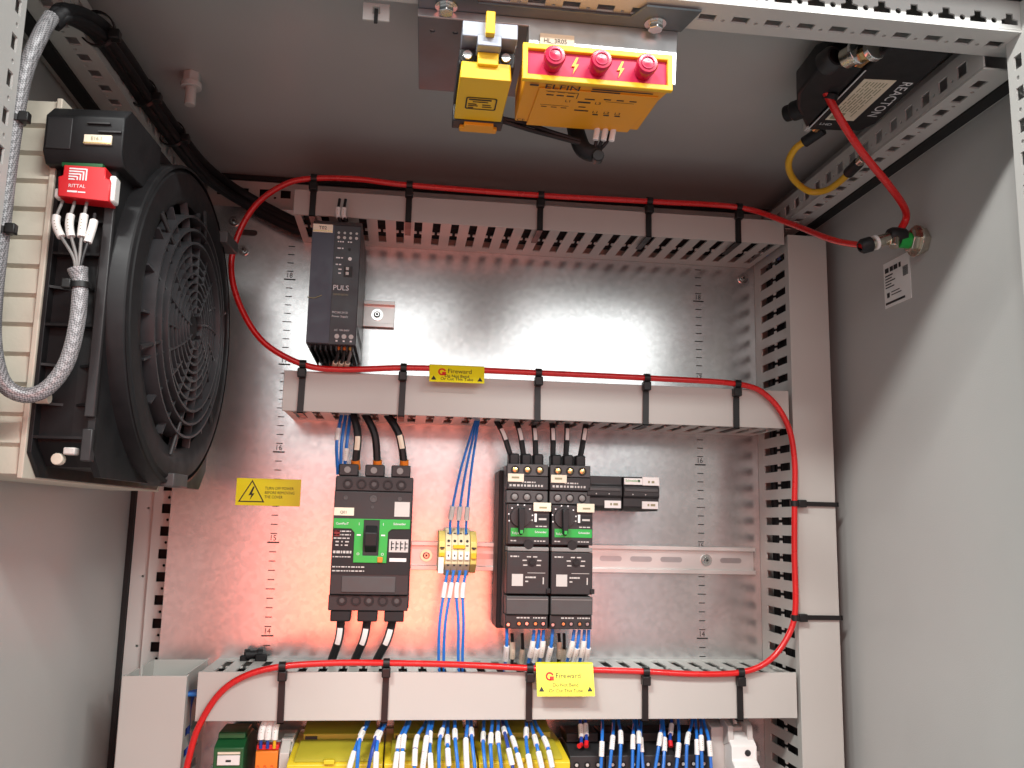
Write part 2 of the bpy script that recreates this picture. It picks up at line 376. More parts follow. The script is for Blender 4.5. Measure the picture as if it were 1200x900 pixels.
# ================================================================== wiring ducts
def slot_poly(c, a0, a1, flip=False, w_=8.6):
    m_ = (a0+a1)/2; n_ = w_*.18
    q = [(c-w_/2, a0), (c+w_/2, a0), (c+w_/2, m_-3), (c+n_, m_-2), (c+n_, m_+2), (c+w_/2, m_+3), (c+w_/2, a1), (c-w_/2, a1), (c-w_/2, m_+3), (c-n_, m_+2), (c-n_, m_-2), (c-w_/2, m_-3)]
    return [(b, a) for a, b in q] if flip else q
def hduct(x0, x1, z0, z1, label, yf=-100, slots0=None):
    t = thing('wiring_duct', ((x0+x1)/2, yf/2, z0), label, 'duct')
    box('duct_base', 'duct', t, x0, x1, -2.5, -.5, z0, z1)
    s0 = x0+12 if slots0 is None else slots0
    hl = [slot_poly(s0+20*k, -97.6, -17) for k in range(int((x1-8-s0)/20)+1)]
    for z in (z0, z1):
        MB().prism([(x0, yf+1.5), (x1, yf+1.5), (x1, -2.6), (x0, -2.6)], FZ(z), 0, 1.5 if z == z0 else -1.5, hl).out('duct_wall', 'duct', t)
    # cover: front with short lips folded over the walls
    c = [(yf+1.2, z0-1.9), (yf-1.6, z0-1.9), (yf-1.6, z1+1.9), (yf+1.2, z1+1.9), (yf+1.2, z1+.3), (yf, z1+.3), (yf, z0-.3), (yf+1.2, z0-.3)]
    MB().prism(c, FX(x0), 0, x1-x0).out('duct_cover', 'duct', t, .5)
    return t
top_duct = hduct(13, 556, 1846, 1870, 'slim grey slotted duct along the top under the cabinet roof')
mid_duct = hduct(14, 556, 1637, 1675, 'grey slotted duct between the power supply and the circuit breaker')
low_duct = hduct(-49, 556, 1335, 1377, 'grey slotted duct below the circuit breakers, yellow tag over its cover', slots0=-33)
def vduct(x0, x1, z0, z1, label, s1, open_top=False):
    t = thing('wiring_duct', ((x0+x1)/2, -50, z0), label, 'duct')
    box('duct_base', 'duct', t, x0, x1, -2.5, -.5, z0, z1)
    n = int((s1-z0-8)/20)
    hl = [slot_poly(s1-20*k, -96, -18, True) for k in range(n)]
    if open_top:     # right wall starts below the cross duct
        MB().prism([(-98.5, z0), (-2.6, z0), (-2.6, z1), (-98.5, z1)], FX(x1), 0, -1.5, hl).out('duct_wall', 'duct', t)
        notch = [(-98.5, z0), (-2.6, z0), (-2.6, z1), (-44, z1)]+[(-50+5*math.cos(a), z1-6+5*math.sin(a)) for a in (0, -.5, -1, -1.57, -2.1, -2.6, -3.14)]+[(-56, z1), (-98.5, z1)]
        MB().prism(notch, FX(x0), 0, 1.5).out('duct_wall', 'duct', t)
    else:
        MB().prism([(-98.5, z0), (-2.6, z0), (-2.6, z1), (-98.5, z1)], FX(x0), 0, 1.5, hl).out('duct_wall', 'duct', t)
        MB().prism([(-98.5, z0), (-2.6, z0), (-2.6, z1), (-98.5, z1)], FX(x1), 0, -1.5, hl).out('duct_wall', 'duct', t)
    c = [(-91, x0-1.9), (-101.6, x0-1.9), (-101.6, x1+1.9), (-91, x1+1.9), (-91, x1+.3), (-100, x1+.3), (-100, x0-.3), (-91, x0-.3)]
    MB().prism([(b, a) for a, b in c], FZ(z0), 0, z1-z0).out('duct_cover', 'duct', t, .5)
    return t
vd = vduct(562, 604, 1100, 1856, 'tall grey slotted duct standing beside the right cabinet wall', 1835.5)
vl = vduct(-117, -61, 1100, 1375, 'wide open-topped grey duct standing below the fan', 1318, True)

# ================================================================== red hose, ties, tags, fitting
HY = -107
hp = [P(u, v, y=HY) for u, v in ((214, 925), (221, 890), (233, 851), (258, 812), (290, 791), (331, 781), (390, 777), (453, 777), (540, 779), (621, 783), (690, 785), (757, 787), (815, 790), (868, 788),
      (900, 775), (922, 748), (932, 715), (931, 650), (931, 590), (931, 540), (923, 498), (900, 465), (864, 450), (758, 443), (631, 437), (540, 433), (473, 431), (400, 433), (355, 427),
      (310, 402), (283, 362), (271, 318), (278, 278), (300, 240), (334, 216), (368, 209), (420, 210), (480, 217), (634, 229), (761, 236), (866, 243))]
hp += [P(926, 262, y=-150), P(975, 281, y=-215), P(1013, 288, y=-262)]
tag(MB().tube(hp, 3.15, 12, 6).out('red_hose', 'hose'), 'long red plastic hose snaking in loops along the grey ducts', 'hose')
hp2 = [P(967, 106, y=-345), P(985, 140, y=-342), P(1010, 178, y=-325), P(1040, 215, y=-300), P(1058, 240, y=-278), P(1062, 255, y=-264), P(1055, 270, y=-262)]
tag(MB().tube(hp2, 3.5, 12, 6).out('red_hose', 'hose'), 'short red hose hanging from the black unit at the roof to the metal fitting', 'hose')

ORD = 'first second third fourth fifth sixth seventh eighth ninth tenth eleventh twelfth thirteenth fourteenth fifteenth sixteenth seventeenth eighteenth nineteenth twentieth twenty-first twenty-second'.split()
rt = random.Random(3)
def htie(u, v, z0, top, grp, lab):            # tie round a horizontal duct cover
    c = P(u, v, y=HY)
    t = thing('cable_tie', (c.x, -104, z0-6), lab, 'cable tie', grp)
    x, ys = c.x, -103.2
    tl = rt.uniform(-.6, .6)
    MB().lathe((c.x-3.2, HY, c.z), (1, 0, 0), [(0, 3.4), (6.4, 3.4), (6.4, 4.7), (0, 4.7), (0, 3.4)], 20).out('loop', 'tie', t)
    MB().box(x-4.3+tl, x+4.3+tl, HY-4, -102.2, c.z-13.5, c.z-4.2).out('head', 'tie', t, 1)
    s = MB().add([(x-3.2, ys-1, c.z-13), (x+3.2, ys-1, c.z-13), (x+3.2+tl, ys-1, z0-4), (x-3.2+tl, ys-1, z0-4), (x-3.2, ys+.4, c.z-13), (x+3.2, ys+.4, c.z-13), (x+3.2+tl, ys+.4, z0-4), (x-3.2+tl, ys+.4, z0-4)],
                 [(0, 1, 2, 3), (4, 7, 6, 5), (0, 4, 5, 1), (3, 2, 6, 7), (0, 3, 7, 4), (1, 5, 6, 2)])
    s.box(x-3.2+tl, x+3.2+tl, ys-1, -60, z0-4.2, z0-3)
    s.out('strap', 'tie', t)
for n, (u, v) in enumerate(((368, 209), (480, 217), (634, 229), (761, 236), (866, 243))): htie(u, v, 1846, 1870, 'ties on the top duct', 'black cable tie on the slim top duct, %s from the power supply' % ORD[n])
for n, (u, v) in enumerate(((355, 427), (473, 431), (631, 437), (758, 443), (864, 450))): htie(u, v, 1637, 1675, 'ties on the middle duct', 'black cable tie on the duct above the breakers, %s from the ruler below the fan' % ORD[n])
for n, (u, v) in enumerate(((331, 781), (453, 777), (621, 783), (757, 787), (868, 788))): htie(u, v, 1335, 1375, 'ties on the lower duct', 'black cable tie on the duct below the breakers, %s from the wide open duct' % ORD[n])
for n, (u, v) in enumerate(((931, 590), (932, 724))):          # ties round the tall duct
    c = P(u, v, y=HY)
    t = thing('cable_tie', (c.x, -104, c.z-4), 'black cable tie wrapped sideways round the tall duct, '+('upper' if n == 0 else 'lower')+' of two', 'cable tie', 'ties on the tall duct')
    MB().lathe((c.x, HY, c.z-3), (0, 0, 1), [(0, 3.4), (6, 3.4), (6, 4.7), (0, 4.7), (0, 3.4)], 20).out('loop', 'tie', t)
    MB().box(c.x+4, c.x+13, HY-3, -102.2, c.z-4, c.z+4).out('head', 'tie', t, 1)
    s = MB().box(c.x+12, 608, -104.2, -102.8, c.z-2.4, c.z+2.4); s.box(606.8, 608.2, -104.2, -60, c.z-2.4, c.z+2.4); s.out('strap', 'tie', t)

def tri(c, r): return [(c[0]+r*math.cos(a), c[1]+r*math.sin(a)) for a in (math.pi/2, math.pi*7/6, math.pi*11/6)]
def hose_tag(x0, x1, z1, z0, lean, label):
    """folded yellow card hung over the hose: front flap leaning out at its lower edge"""
    t = thing('hose_tag', ((x0+x1)/2, -113, z0), label, 'tag')
    w_ = x1-x0; h = z1-z0
    pr = [(HY-4.4, z1-3), (HY-3, z1+.6), (HY, z1+1.6), (HY+3, z1+.4), (HY+4.2, z1-4), (HY+4.2, z1-7), (HY+3.6, z1-7), (HY+3.6, z1-4), (HY+2.5, z1-.2), (HY, z1+.9), (HY-2.6, z1), (HY-3.8, z1-3), (HY-4.4-lean+.6, z0), (HY-4.4-lean, z0)]
    MB().prism(pr, FX(x0), 0, w_).out('card', 'tag', t)
    yd = Vector((0, lean, h-3)).normalized()
    def at(fx, fz): return Vector((x0+w_*fx, HY-4.4-lean*(1-fz*h/(h-3)), z0+h*fz))
    k = w_/57
    text('Fireward', 7*k, at(.33, .56), XP, yd, 'ink', t, 'lettering', bold=.02)
    text('Do Not Bend', 4.6*k, at(.5, .30), XP, yd, 'ink', t, 'lettering', 'CENTER', bold=.03)
    text('Or Cut This Tube', 4.6*k, at(.5, .12), XP, yd, 'ink', t, 'lettering', 'CENTER', bold=.03)
    lg = MB()
    def fnl(a, b, hh): p = at(.23, .62)+XP*a+yd*b; return p+Vector((0, -.2, 0))
    for a0_, a1_, r0, r1 in ((0, 4.8, 2.4, 4.2), ):
        n = 14; vs = []
        for i in range(n+1):
            a = .3+a1_*i/n; vs += [fnl(r0*k*math.cos(a), r0*k*math.sin(a), 0), fnl(r1*k*math.cos(a), r1*k*math.sin(a), 0)]
        lg.add(vs, [(2*i, 2*i+1, 2*i+3, 2*i+2) for i in range(n)])
    lg.add([fnl(0, -4*k, 0), fnl(4*k, -4*k, 0), fnl(4*k, 0, 0), fnl(0, 0, 0)], [(0, 1, 2, 3)])
    lg.out('flame_mark', 'rink', t)
    for fx in (.08, .92):
        p = at(fx, .2); vs = [p+XP*a*k+yd*b*k+Vector((0, -.2, 0)) for a, b in tri((0, 0), 3.2)]
        MB().add(vs, [(0, 1, 2)]).out('warning_triangle', 'ink', t)
hose_tag(162, 219, 1687, 1669, 5, 'yellow folded tag on the hose at the upper grey duct')
hose_tag(279, 337, 1388, 1359, 9, 'yellow folded tag on the hose at the lower grey duct')

# metal tee fitting on the right wall
ft = thing('hose_fitting', (622, -262, 1788), 'nickel tee fitting on the right wall joining the two red hoses', 'fitting')
A = Vector((621.9, -262, 1800)); B = Vector((594, -262, 1803)); D = P(1013, 288, y=-262)
MB().cyl(A, A-XP*7, 13, 6).out('wall_nut', 'nickel', ft, .8)
MB().cyl(A-XP*6.5, A-XP*9.5, 15, 24).out('washer', 'nickel', ft, .4)
MB().cyl(A-XP*9, A-XP*16, 11, 6).out('hex_nut', 'nickel', ft, .8)
MB().cyl(A-XP*15, B-XP*2, 7.2, 20).out('body', 'nickel', ft, .5)
MB().cyl(A-XP*16, A-XP*26, 7.6, 20).out('green_label', 'green', ft)
MB().lathe(B+XP*1, (-1, 0, 0), [(-7, 8.2), (0, 9), (6, 8.6), (9, 7), (9, 0.1)], 20).out('collar', 'black', ft)
d_ = (D-B).normalized()
MB().cyl(B+d_*7, B+d_*21, 6, 20).out('stem', 'nickel', ft, .4)
MB().cyl(B+d_*21, B+d_*24, 7, 20).out('ring', 'white', ft, .3)
MB().cyl(B+d_*24, B+d_*30, 5.6, 20).out('stem', 'nickel', ft, .4)
MB().lathe(B+d_*27, d_, [(0, 5.8), (1, 7.4), (9, 7.2), (12, 5), (12, 3.6)], 20).out('collar', 'black', ft)
MB().cyl(B+Vector((-2, -3, 0)), B+Vector((-6, -5, -12)), 4.5, 16).out('plug', 'nickel', ft, .6)

# sticker on the right wall
st = thing('rating_sticker', (622, -215, 1750), 'white rating plate sticker on the right wall below the metal fitting', 'sticker')
MB().box(621.2, 621.9, -238, -191, 1751, 1798).out('paper', 'white', st)
mb = MB()
def wbar(y0, y1, z, h): mb.add([(621, y0, z), (621, y1, z), (621, y1, z+h), (621, y0, z+h)], [(0, 1, 2, 3)])
for y0, y1, z, h in ((-194, -201, 1787, 5), (-203, -209, 1787, 5), (-210, -217, 1787, 5), (-219, -223, 1787, 5), (-194, -208, 1783, 1.4), (-194, -206, 1780, 1.2), (-194, -212, 1777, 1.2), (-194, -205, 1774, 1.2),
                     (-194, -210, 1771, 1.2), (-204, -219, 1765, 1), (-204, -222, 1762, 1), (-196, -201, 1761, 5), (-193, -228, 1754, 2.4)): wbar(y0, y1, z, h)
for k in range(7): wbar(-226-1.3*k, -226.8-1.3*k, 1776, 10)
mb.out('print', 'ink', st)

# ================================================================== DIN rails
def din(x0, x1, zc, label, screws):
    t = thing('din_rail', ((x0+x1)/2, -4, zc-17), label, 'rail')
    h = 15.5
    pr = [(-7.5, zc+h), (-7.5, zc+h-4.5), (-1.2, zc+h-4.5), (-1.2, zc-h+4.5), (-7.5, zc-h+4.5), (-7.5, zc-h), (-6.5, zc-h), (-6.5, zc-h+3.5), (-.2, zc-h+3.5), (-.2, zc+h-3.5), (-6.5, zc+h-3.5), (-6.5, zc+h)]
    MB().prism(pr, FX(x0), 0, x1-x0).out('profile', 'zinc', t, .3)
    x = screws[0]+32
    while x < x1-14:
        if all(abs(x-s) > 20 for s in screws): MB().prism(rrect(x-13, x+13, zc-3, zc+3, 2.9), FY(-1.5), 0, .2).out('slot', 'brkt', t)
        x += 36
    for s in screws: screw(s, zc, t, -1.4, 4, 'rail_screw')
    return t
din(152, 553, 1489, 'long zinc mounting rail behind the terminals and motor starters', [169, 495])
din(60, 122, 1763, 'short zinc mounting rail sticking out beside the power supply', [102])

# ================================================================== power supply
ps = thing('power_supply', (62, -75, 1699), 'slim dark power supply reading PULS with an indigo left half', 'power supply')
yf = -137
MB().prism([(yf, 1699), (yf, 1823), (yf+10, 1830), (-10, 1830), (-10, 1708), (-28, 1699)], FX(38), 0, 49).out('housing', 'psu', ps, .8)
box('front_panel', 'indigo', ps, 38.3, 60.5, yf-1, yf+.2, 1700, 1822.5)
for k in range(9):
    x = 41+5.2*k; box('vent_fin', 'black', ps, x, x+1.6, yf+4, -40, 1694, 1699.4)
for k in range(12):
    y = yf+12+8.5*k; MB().prism(rrect(y, y+4, 1712, 1722, 1.2), FX(87), 0, .15).out('vent_slot', 'ink', ps)
box('name_label', 'clabel', ps, 38.8, 58.5, yf-1.6, yf-.9, 1814, 1822.5)
ftext('T02', 5, 44.5, yf-1.7, 1817, 'ink', ps, bold=.02)
bars([(39, 58.3, 1815, .9)], yf-1.6).out('label_stripe', 'brass', ps)
PX_ = lambda u, v: P(u, v, y=yf)
ftext('PULS', 7.4, 61.5, yf, 1755, 'wink', ps, bold=.02)
ftext('DIMENSION', 2.8, 62, yf, 1749.5, 'gink', ps)
ftext('PIC240.241D', 2.9, 62, yf, 1731, 'wink', ps); ftext('Power Supply', 2.9, 62, yf, 1727, 'wink', ps)
ftext('AC 100-240V', 2.7, 65, yf, 1713, 'wink', ps)
for k in range(3):
    MB().cyl((68+7*k, yf-.1, 1707.5), (68+7*k, yf-.3, 1707.5), 2.4, 14).out('terminal_screw', 'lgrey', ps)
    bars([(67+7*k, 69+7*k, 1702, 1.6)], yf).out('terminal_mark', 'wink', ps)
for k in range(4):
    MB().cyl((64.5+6*k, yf-.1, 1815), (64.5+6*k, yf-.3, 1815), 1.3, 10).out('terminal_mark', 'lgrey', ps)
    MB().cyl((64.5+6*k, yf-.1, 1810), (64.5+6*k, yf-.3, 1810), 1.6, 10).out('terminal_screw', 'lgrey', ps)
merge(words(64, 70, 1805, 1.3, yf), words(74, 79, 1805, 1.3, yf), words(64, 70, 1798, 1.3, yf), words(63, 70, 1788, 1.3, yf), words(63, 69, 1781, 1.3, yf), words(66, 70, 1776, 1.3, yf), words(66, 70, 1772, 1.3, yf)).out('print', 'wink', ps)
MB().cyl((77, yf-.1, 1788), (77, yf-.5, 1788), 1.9, 12).out('adjuster', 'white', ps)
MB().cyl((76, yf-.1, 1798), (76, yf-.5, 1798), 1.5, 12).out('indicator', 'ink', ps)
box('switch_window', 'ink', ps, 71.5, 80, yf-.3, yf, 1769, 1780); 
for z in (1771, 1776): box('switch_slider', 'lgrey', ps, 73.5, 76.5, yf-1.4, yf-.2, z, z+3)
MB().tube([P(360, 348, y=yf-1.6), P(368, 349, y=yf-1.8), P(377, 346, y=yf-1.6)], .5, 6, 4).out('scratch', 'gink', ps)

# ================================================================== wires
def sleeve_on(path, t0, ln, r, mat, parent, name='marker'):
    """a printed marker sleeve on a wire: tube section round the path starting at fraction t0"""
    a = Vector(path[0]); tot = sum((Vector(path[i+1])-Vector(path[i])).length for i in range(len(path)-1))
    def pos(s):
        s = min(s, tot*.999)
        for i in range(len(path)-1):
            p, q = Vector(path[i]), Vector(path[i+1]); l = (q-p).length
            if s <= l or i == len(path)-2: return p+(q-p)*(s/l)
            s -= l
    p, q = pos(t0*tot), pos(min(t0*tot+ln, tot)); d = (q-p).normalized()
    o_ = MB().tube([pos(t0*tot+ln*k/5) for k in range(6)], r, 10, 2).out(name, mat, parent)
    # printed dashes on the side turned to the viewer
    side = Vector((0, -1, 0)); side = (side-d*side.dot(d)).normalized(); w_ = d.cross(side)
    m2 = MB()
    for k in range(4):
        c = pos(t0*tot+ln*(.28+.14*k))+side*(r+.15); m2.add([c-w_*.4-d*.3, c+w_*.4-d*.3, c+w_*.4+d*.3, c-w_*.4+d*.3], [(0, 1, 2, 3)])
    m2.out('print', 'gink', o_)
    return o_
def strip_on(path, t0, ln, r, mat, parent):
    tot = sum((path[i+1]-path[i]).length for i in range(len(path)-1))
    def pos(s):
        s = min(s, tot*.999)
        for i in range(len(path)-1):
            l = (path[i+1]-path[i]).length
            if s <= l or i == len(path)-2: return path[i]+(path[i+1]-path[i])*(s/l)
            s -= l
    vs, n = [], 6
    for k in range(n+1):
        p = pos(t0*tot+ln*k/n); d = (pos(t0*tot+ln*k/n+2)-pos(t0*tot+ln*k/n-2)).normalized()
        f = Vector((0, -1, .15)); f = (f-d*f.dot(d)).normalized(); w_ = d.cross(f)
        for a in (-.62, -.2, .2, .62): vs.append(p+(f*math.cos(a)+w_*math.sin(a))*(r+.35))
    return MB().add(vs, [(4*k+j, 4*k+j+1, 4*k+5+j, 4*k+4+j) for k in range(n) for j in range(3)], True).out('marker', mat, parent)
def smooth_path(pts, steps=6):
    pts = [Vector(p) for p in pts]; e = [pts[0]*2-pts[1]]+pts+[pts[-1]*2-pts[-2]]; q = []
    for i in range(1, len(e)-2):
        p0, p1, p2, p3 = e[i-1:i+3]
        for k in range(steps):
            t = k/steps; q.append(0.5*((2*p1)+(p2-p0)*t+(2*p0-5*p1+4*p2-p3)*t*t+(3*p1-p0-3*p2+p3)*t**3))
    return q+[pts[-1]]
def wire(pts, r, mat, label, group, cat='wire', markers=(), ferrule=None, name='wire'):
    pts = [Vector(p) for p in pts]
    sp = smooth_path(pts)
    t = thing(name, sp[-1], label, cat, group)
    MB().tube(sp, r, 8, 1).out('insulation', mat, t)
    for mk in markers:
        if r > 2.5: strip_on(sp, mk[0], mk[1], r, mk[3] if len(mk) > 3 else 'white', t); continue
        sleeve_on(sp, mk[0], mk[1], r+(mk[2] if len(mk) > 2 else .9), mk[3] if len(mk) > 3 else 'white', t)
    if ferrule:
        p = sp[-1]; d = (sp[-1]-sp[-3]).normalized(); MB().cyl(p-d*ferrule[1], p+d*1, r+.7, 10).out('ferrule', ferrule[0], t)
    return t
# power supply input wires
for k, c in enumerate(('char', 'char', 'mid')):
    x = 68.5+6.2*k
    wire([(x-8, -70, 1668), (x-6, -92, 1680), (x, -117, 1694), (x+.5, -126, 1702)], 1.6, c, 'short wire with pale marker under the power supply, %s from the ruler' % ORD[k]+'', 'power supply wires',
         markers=[(.40, 13, 1.2, 'clabel')], ferrule=('orange' if k < 2 else 'paley', 6))
for k in range(2):
    wire([(62+6*k, -118, 1858), (61+6*k, -121, 1840), (65.5+6*k, -124, 1829)], 1.5, 'black', 'short marked wire into the top of the power supply, %s from its label' % ORD[k]+'', 'power supply top wires', markers=[(.35, 12, 1.1)])

# ================================================================== moulded case circuit breaker
Y9 = -90
q = lambda u, v, y=Y9: P(u, v, y=y)
mc = thing('circuit_breaker', (109, -45, 1436), 'large black circuit breaker with a green frame round its toggle', 'circuit breaker')
box('base', 'char', mc, 70, 150.5, -78, -2, 1438, 1571, 1.2)
box('front_cover', 'char', mc, 70.5, 149.5, Y9, -77, 1452, 1556, 1.0)
box('terminal_cover', 'char', mc, 71, 150, Y9+4, -77, 1556.4, 1571.5, .8)
box('terminal_cover', 'char', mc, 69.5, 149.5, Y9+4, -77, 1436, 1451.6, .8)
box('grey_panel', 'grey', mc, 82, 136, Y9-1.2, Y9, 1454.5, 1470.5, .6)
box('dark_plate', 'black', mc, 71.5, 149, Y9-.4, Y9, 1472, 1527)
g_ = [(71, 1528), (148.5, 1528), (148.5, 1518.5), (130, 1518), (126.5, 1515), (126, 1484), (92.5, 1484), (92.5, 1514), (89, 1518), (71, 1518)]
MB().prism(g_, FY(Y9), -1.6, -.2, [[(101.5, 1491), (117.5, 1491), (117.5, 1527), (101.5, 1527)]]).out('green_frame', 'green', mc, .3)
box('toggle_well', 'ink', mc, 101.6, 117.4, Y9-1, Y9-.3, 1491.2, 1526.8)
MB().prism([(Y9-.5, 1494), (Y9-8, 1501), (Y9-9, 1514), (Y9-.5, 1522)], FX(103.5), 0, 12).out('toggle', 'black', mc, .8)
box('trip_button', 'orange', mc, 117, 122, Y9-3, Y9-1.6, 1484.6, 1490, .4)
box('name_label', 'clabel', mc, 71, 91, Y9-.9, Y9, 1531, 1539)
ftext('Q01', 4, 77, Y9-.95, 1533, 'ink', mc)
box('data_label', 'lgrey', mc, 132, 147.5, Y9-.6, Y9, 1531, 1546)
ftext('ComPacT', 3.2, 73.5, Y9-1.7, 1521.8, 'wink', mc, bold=.02); ftext('Schneider', 3.2, 131.5, Y9-1.7, 1522.4, 'wink', mc, bold=.02)
for x in (97, 121.5):
    ftext('I', 4, x-.6, Y9-1.7, 1521.5, 'wink', mc); ftext('O', 3.6, x-1.4, Y9-1.7, 1491.5, 'wink', mc); bars([(x-2, x+2, 1511, 1.4)], Y9-1.6).out('mark', 'wink', mc)
merge(*[words(72, 89, z, 1.2, Y9-.5) for z in (1514.5, 1511, 1507.5)]+[words(74, 88, z, 1.3, Y9-.5, 2.4) for z in (1504, 1500.5)]+[words(72, 91, z, 2.6, Y9-.5) for z in (1493,)]+[words(72, 90, 1489, 1.1, Y9-.5)]+
      [words(72, 104, z, 1.2, Y9-.5) for z in (1479, 1475)]).out('print', 'lgrey', mc)
box('red_mark', 'maroon', mc, 72, 78, Y9-.7, Y9-.4, 1510, 1516)
box('rating_plate', 'lgrey', mc, 128, 147.5, Y9-.7, Y9-.4, 1495, 1508)
mbp = MB()
for k in range(4): mbp.add(bars([(130+4.6*k, 131+4.6*k, 1497, 9), (130+4.6*k, 133+4.6*k, 1499, 1), (130+4.6*k, 133+4.6*k, 1503, 1)], Y9-.75).v, [(0, 1, 2, 3), (4, 5, 6, 7), (8, 9, 10, 11)])
mbp.out('print', 'ink', mc)
box('white_strip', 'white', mc, 129, 146, Y9-.7, Y9-.4, 1485.5, 1489)
for x in (83, 97, 110, 124, 138):
    for z in (1563.5, 1446):
        MB().lathe((x, Y9+4, z), (0, -1, 0), [(-.2, 5.2), (1.0, 5.0), (1.0, 3.6), (-.1, 3.4), (-.1, 0.01)], 16).out('terminal_hole', 'black', mc)
        if x in (83, 110, 138): MB().cyl((x, Y9+4, z), (x, Y9+3.4, z), 2.4, 10).out('terminal_screw', 'grey', mc)
for x, z, r in ((82, 1549, 2.4), (110, 1548.5, 4), (137, 1549, 2.4), (109.5, 1540, 1.6)):
    MB().lathe((x, Y9, z), (0, -1, 0), [(0, r), (.6, r*.9), (.6, r*.55), (.1, r*.5), (.1, .01)], 16).out('cover_screw', 'grey', mc)
for k, x in enumerate((83, 110, 137)):
    box('terminal_lug', 'char', mc, x-10, x+10, -84, -58, 1571.8, 1584, 1.2)
    MB().cyl((x-1, -84.1, 1578), (x-1, -85.2, 1578), 3.4, 14).out('lug_screw', 'mid', mc)
    box('terminal_lug', 'black', mc, x-11, x+9, -84, -58, 1425, 1436, 1.2)
for i, ((a, b), (c_, d_2)) in enumerate((((412, 480), (417, 540)), ((425, 480), (442, 540)), ((450, 480), (473, 540)))):
    p0, p1 = P(a, b, y=-66), P(c_, d_2, y=-72)
    wire([p0+Vector((-3, 20, 10)), p0, p0*.45+p1*.55+Vector((4, -4, 4)), p1, p1+Vector((.6, 2, -8))], 4.2, 'black', 'thick black wire into the top of the large breaker, %s from the blue wires' % ORD[i]+'', 'feeder wires above the large breaker',
         markers=[(.62, 14, .5, 'clabel')] if i != 1 else [], ferrule=('orange', 9))
for i, ((a, b), (c_, d_2)) in enumerate((((400, 722), (388, 776)), ((431, 723), (415, 776)), ((461, 723), (440, 777)))):
    p0, p1 = P(a, b, y=-72), P(c_, d_2, y=-55)
    wire([p1+Vector((-3, 2, -18)), p1, (p0+p1)/2+Vector((3, -6, 1)), p0], 4.2, 'black', 'thick black wire under the large breaker, %s from the black clip' % ORD[i]+'', 'load wires below the large breaker', markers=[(.62, 16, .5)])
for i, (a, c_) in enumerate(((401, 396), (406, 399), (411, 403))):
    p0, p1 = P(a, 482, y=-60), P(c_, 556, y=-66)
    wire([p0+Vector((0, 15, 12)), p0, (p0+p1)/2+Vector((i*1.5-3, -6, 0)), p1], 1.8, 'blue', 'thin blue wire beside the large breaker, %s from the warning sticker' % ORD[i]+'', 'blue wires beside the large breaker', markers=[(.45+.12*i, 13, .9)] if i != 1 else [])

# ================================================================== terminal block
tb = thing('terminal_block', (203, -25, 1470), 'cream terminal block with yellow end pieces on the mounting rail', 'terminal block')
def term(x0, x1, mat, hz, name='terminal'):
    pr = [(-8, 1470-hz), (-30, 1470-hz), (-46, 1482), (-48, 1494), (-46, 1506), (-30, 1519+hz), (-8, 1519+hz)]
    return MB().prism(pr, FX(x0), 0, x1-x0).out(name, mat, tb, .5)
for k in range(4):
    x0 = 188+6.7*k; t_ = term(x0, x0+6.5, 'cream', 1)
    xm = x0+3.25
    for z, y, r in ((1513.5, -36.5, 1.7), (1506.5, -46, 1.5), (1474.5, -37, 2.0), (1481, -45, 1.4)):
        MB().cyl((xm, y+1.5, z), (xm, y-.6, z), r, 10).out('wire_entry', 'ink' if z != 1474.5 else 'blue', t_)
    box('marker_strip', 'white', t_, x0+.8, x0+5.7, -49.2, -46, 1486.5, 1495.5, .4)
    bars([(xm-.7, xm+.7, 1490, 2)], -49.2).out('print', 'ink', t_)
    bars([(xm-1.4, xm+1.4, 1501, 1.2)], -47.2).out('slot', 'ink', t_)
box('jumper_bar', 'yellow', tb, 196, 209, -50, -47, 1498.5, 1502.5, .5)
for x0, x1 in ((181, 187.8), (215.2, 222)):
    e_ = term(x0, x1, 'paley', -2, 'end_bracket')
    MB().cyl(((x0+x1)/2, -45.5, 1496), ((x0+x1)/2, -47.5, 1496), 2.2, 12).out('bracket_screw', 'ink', e_)
    box('bracket_step', 'yellow', e_, x0+.6, x1-.6, -49.5, -46.5, 1488 if x0 > 200 else 1490, 1494, .4)
    box('bracket_slot', 'ink', e_, x0+1, x1-1, -48.6, -47, 1498.5, 1500)
box('marker_tab', 'white', tb, 180.5, 186.5, -49, -44, 1472, 1489, .5)
P1 = P(561, 487, y=-55)
for k in range(3):
    p1 = Vector((193+8.6*k, -39, 1514))
    wire([P1+Vector((k*1.2, 14, 12)), P1+Vector((k*1.4-2, 0, 0)), P1*.5+p1*.5+Vector((k*1.6-5, -6, 4)), p1+Vector((0, -4, 18)), p1], 1.35, 'blue', 'thin blue wire above the cream terminal block, %s from the large breaker' % ORD[k]+'', 'blue wires above the terminal block',
         markers=[(.80, 15, 1.5, 'lgrey')])
for k, (u, v) in enumerate(((514, 770), (520, 770), (537, 770), (542, 770))):
    p1 = Vector((191.2+6.7*k, -40, 1474)); p0 = P(u, v, y=-60)
    wire([p0+Vector((2, 4, -24)), p0, p0*.6+p1*.4+Vector((-3 if k < 2 else -1, -8, 0)), p1+Vector((-3.5, -8, -22)), p1], 1.5, 'blue', 'blue wire below the cream terminal block, %s from the large breaker' % ORD[k]+'', 'blue wires below the terminal block', markers=[(.74, 17, 1.1)])

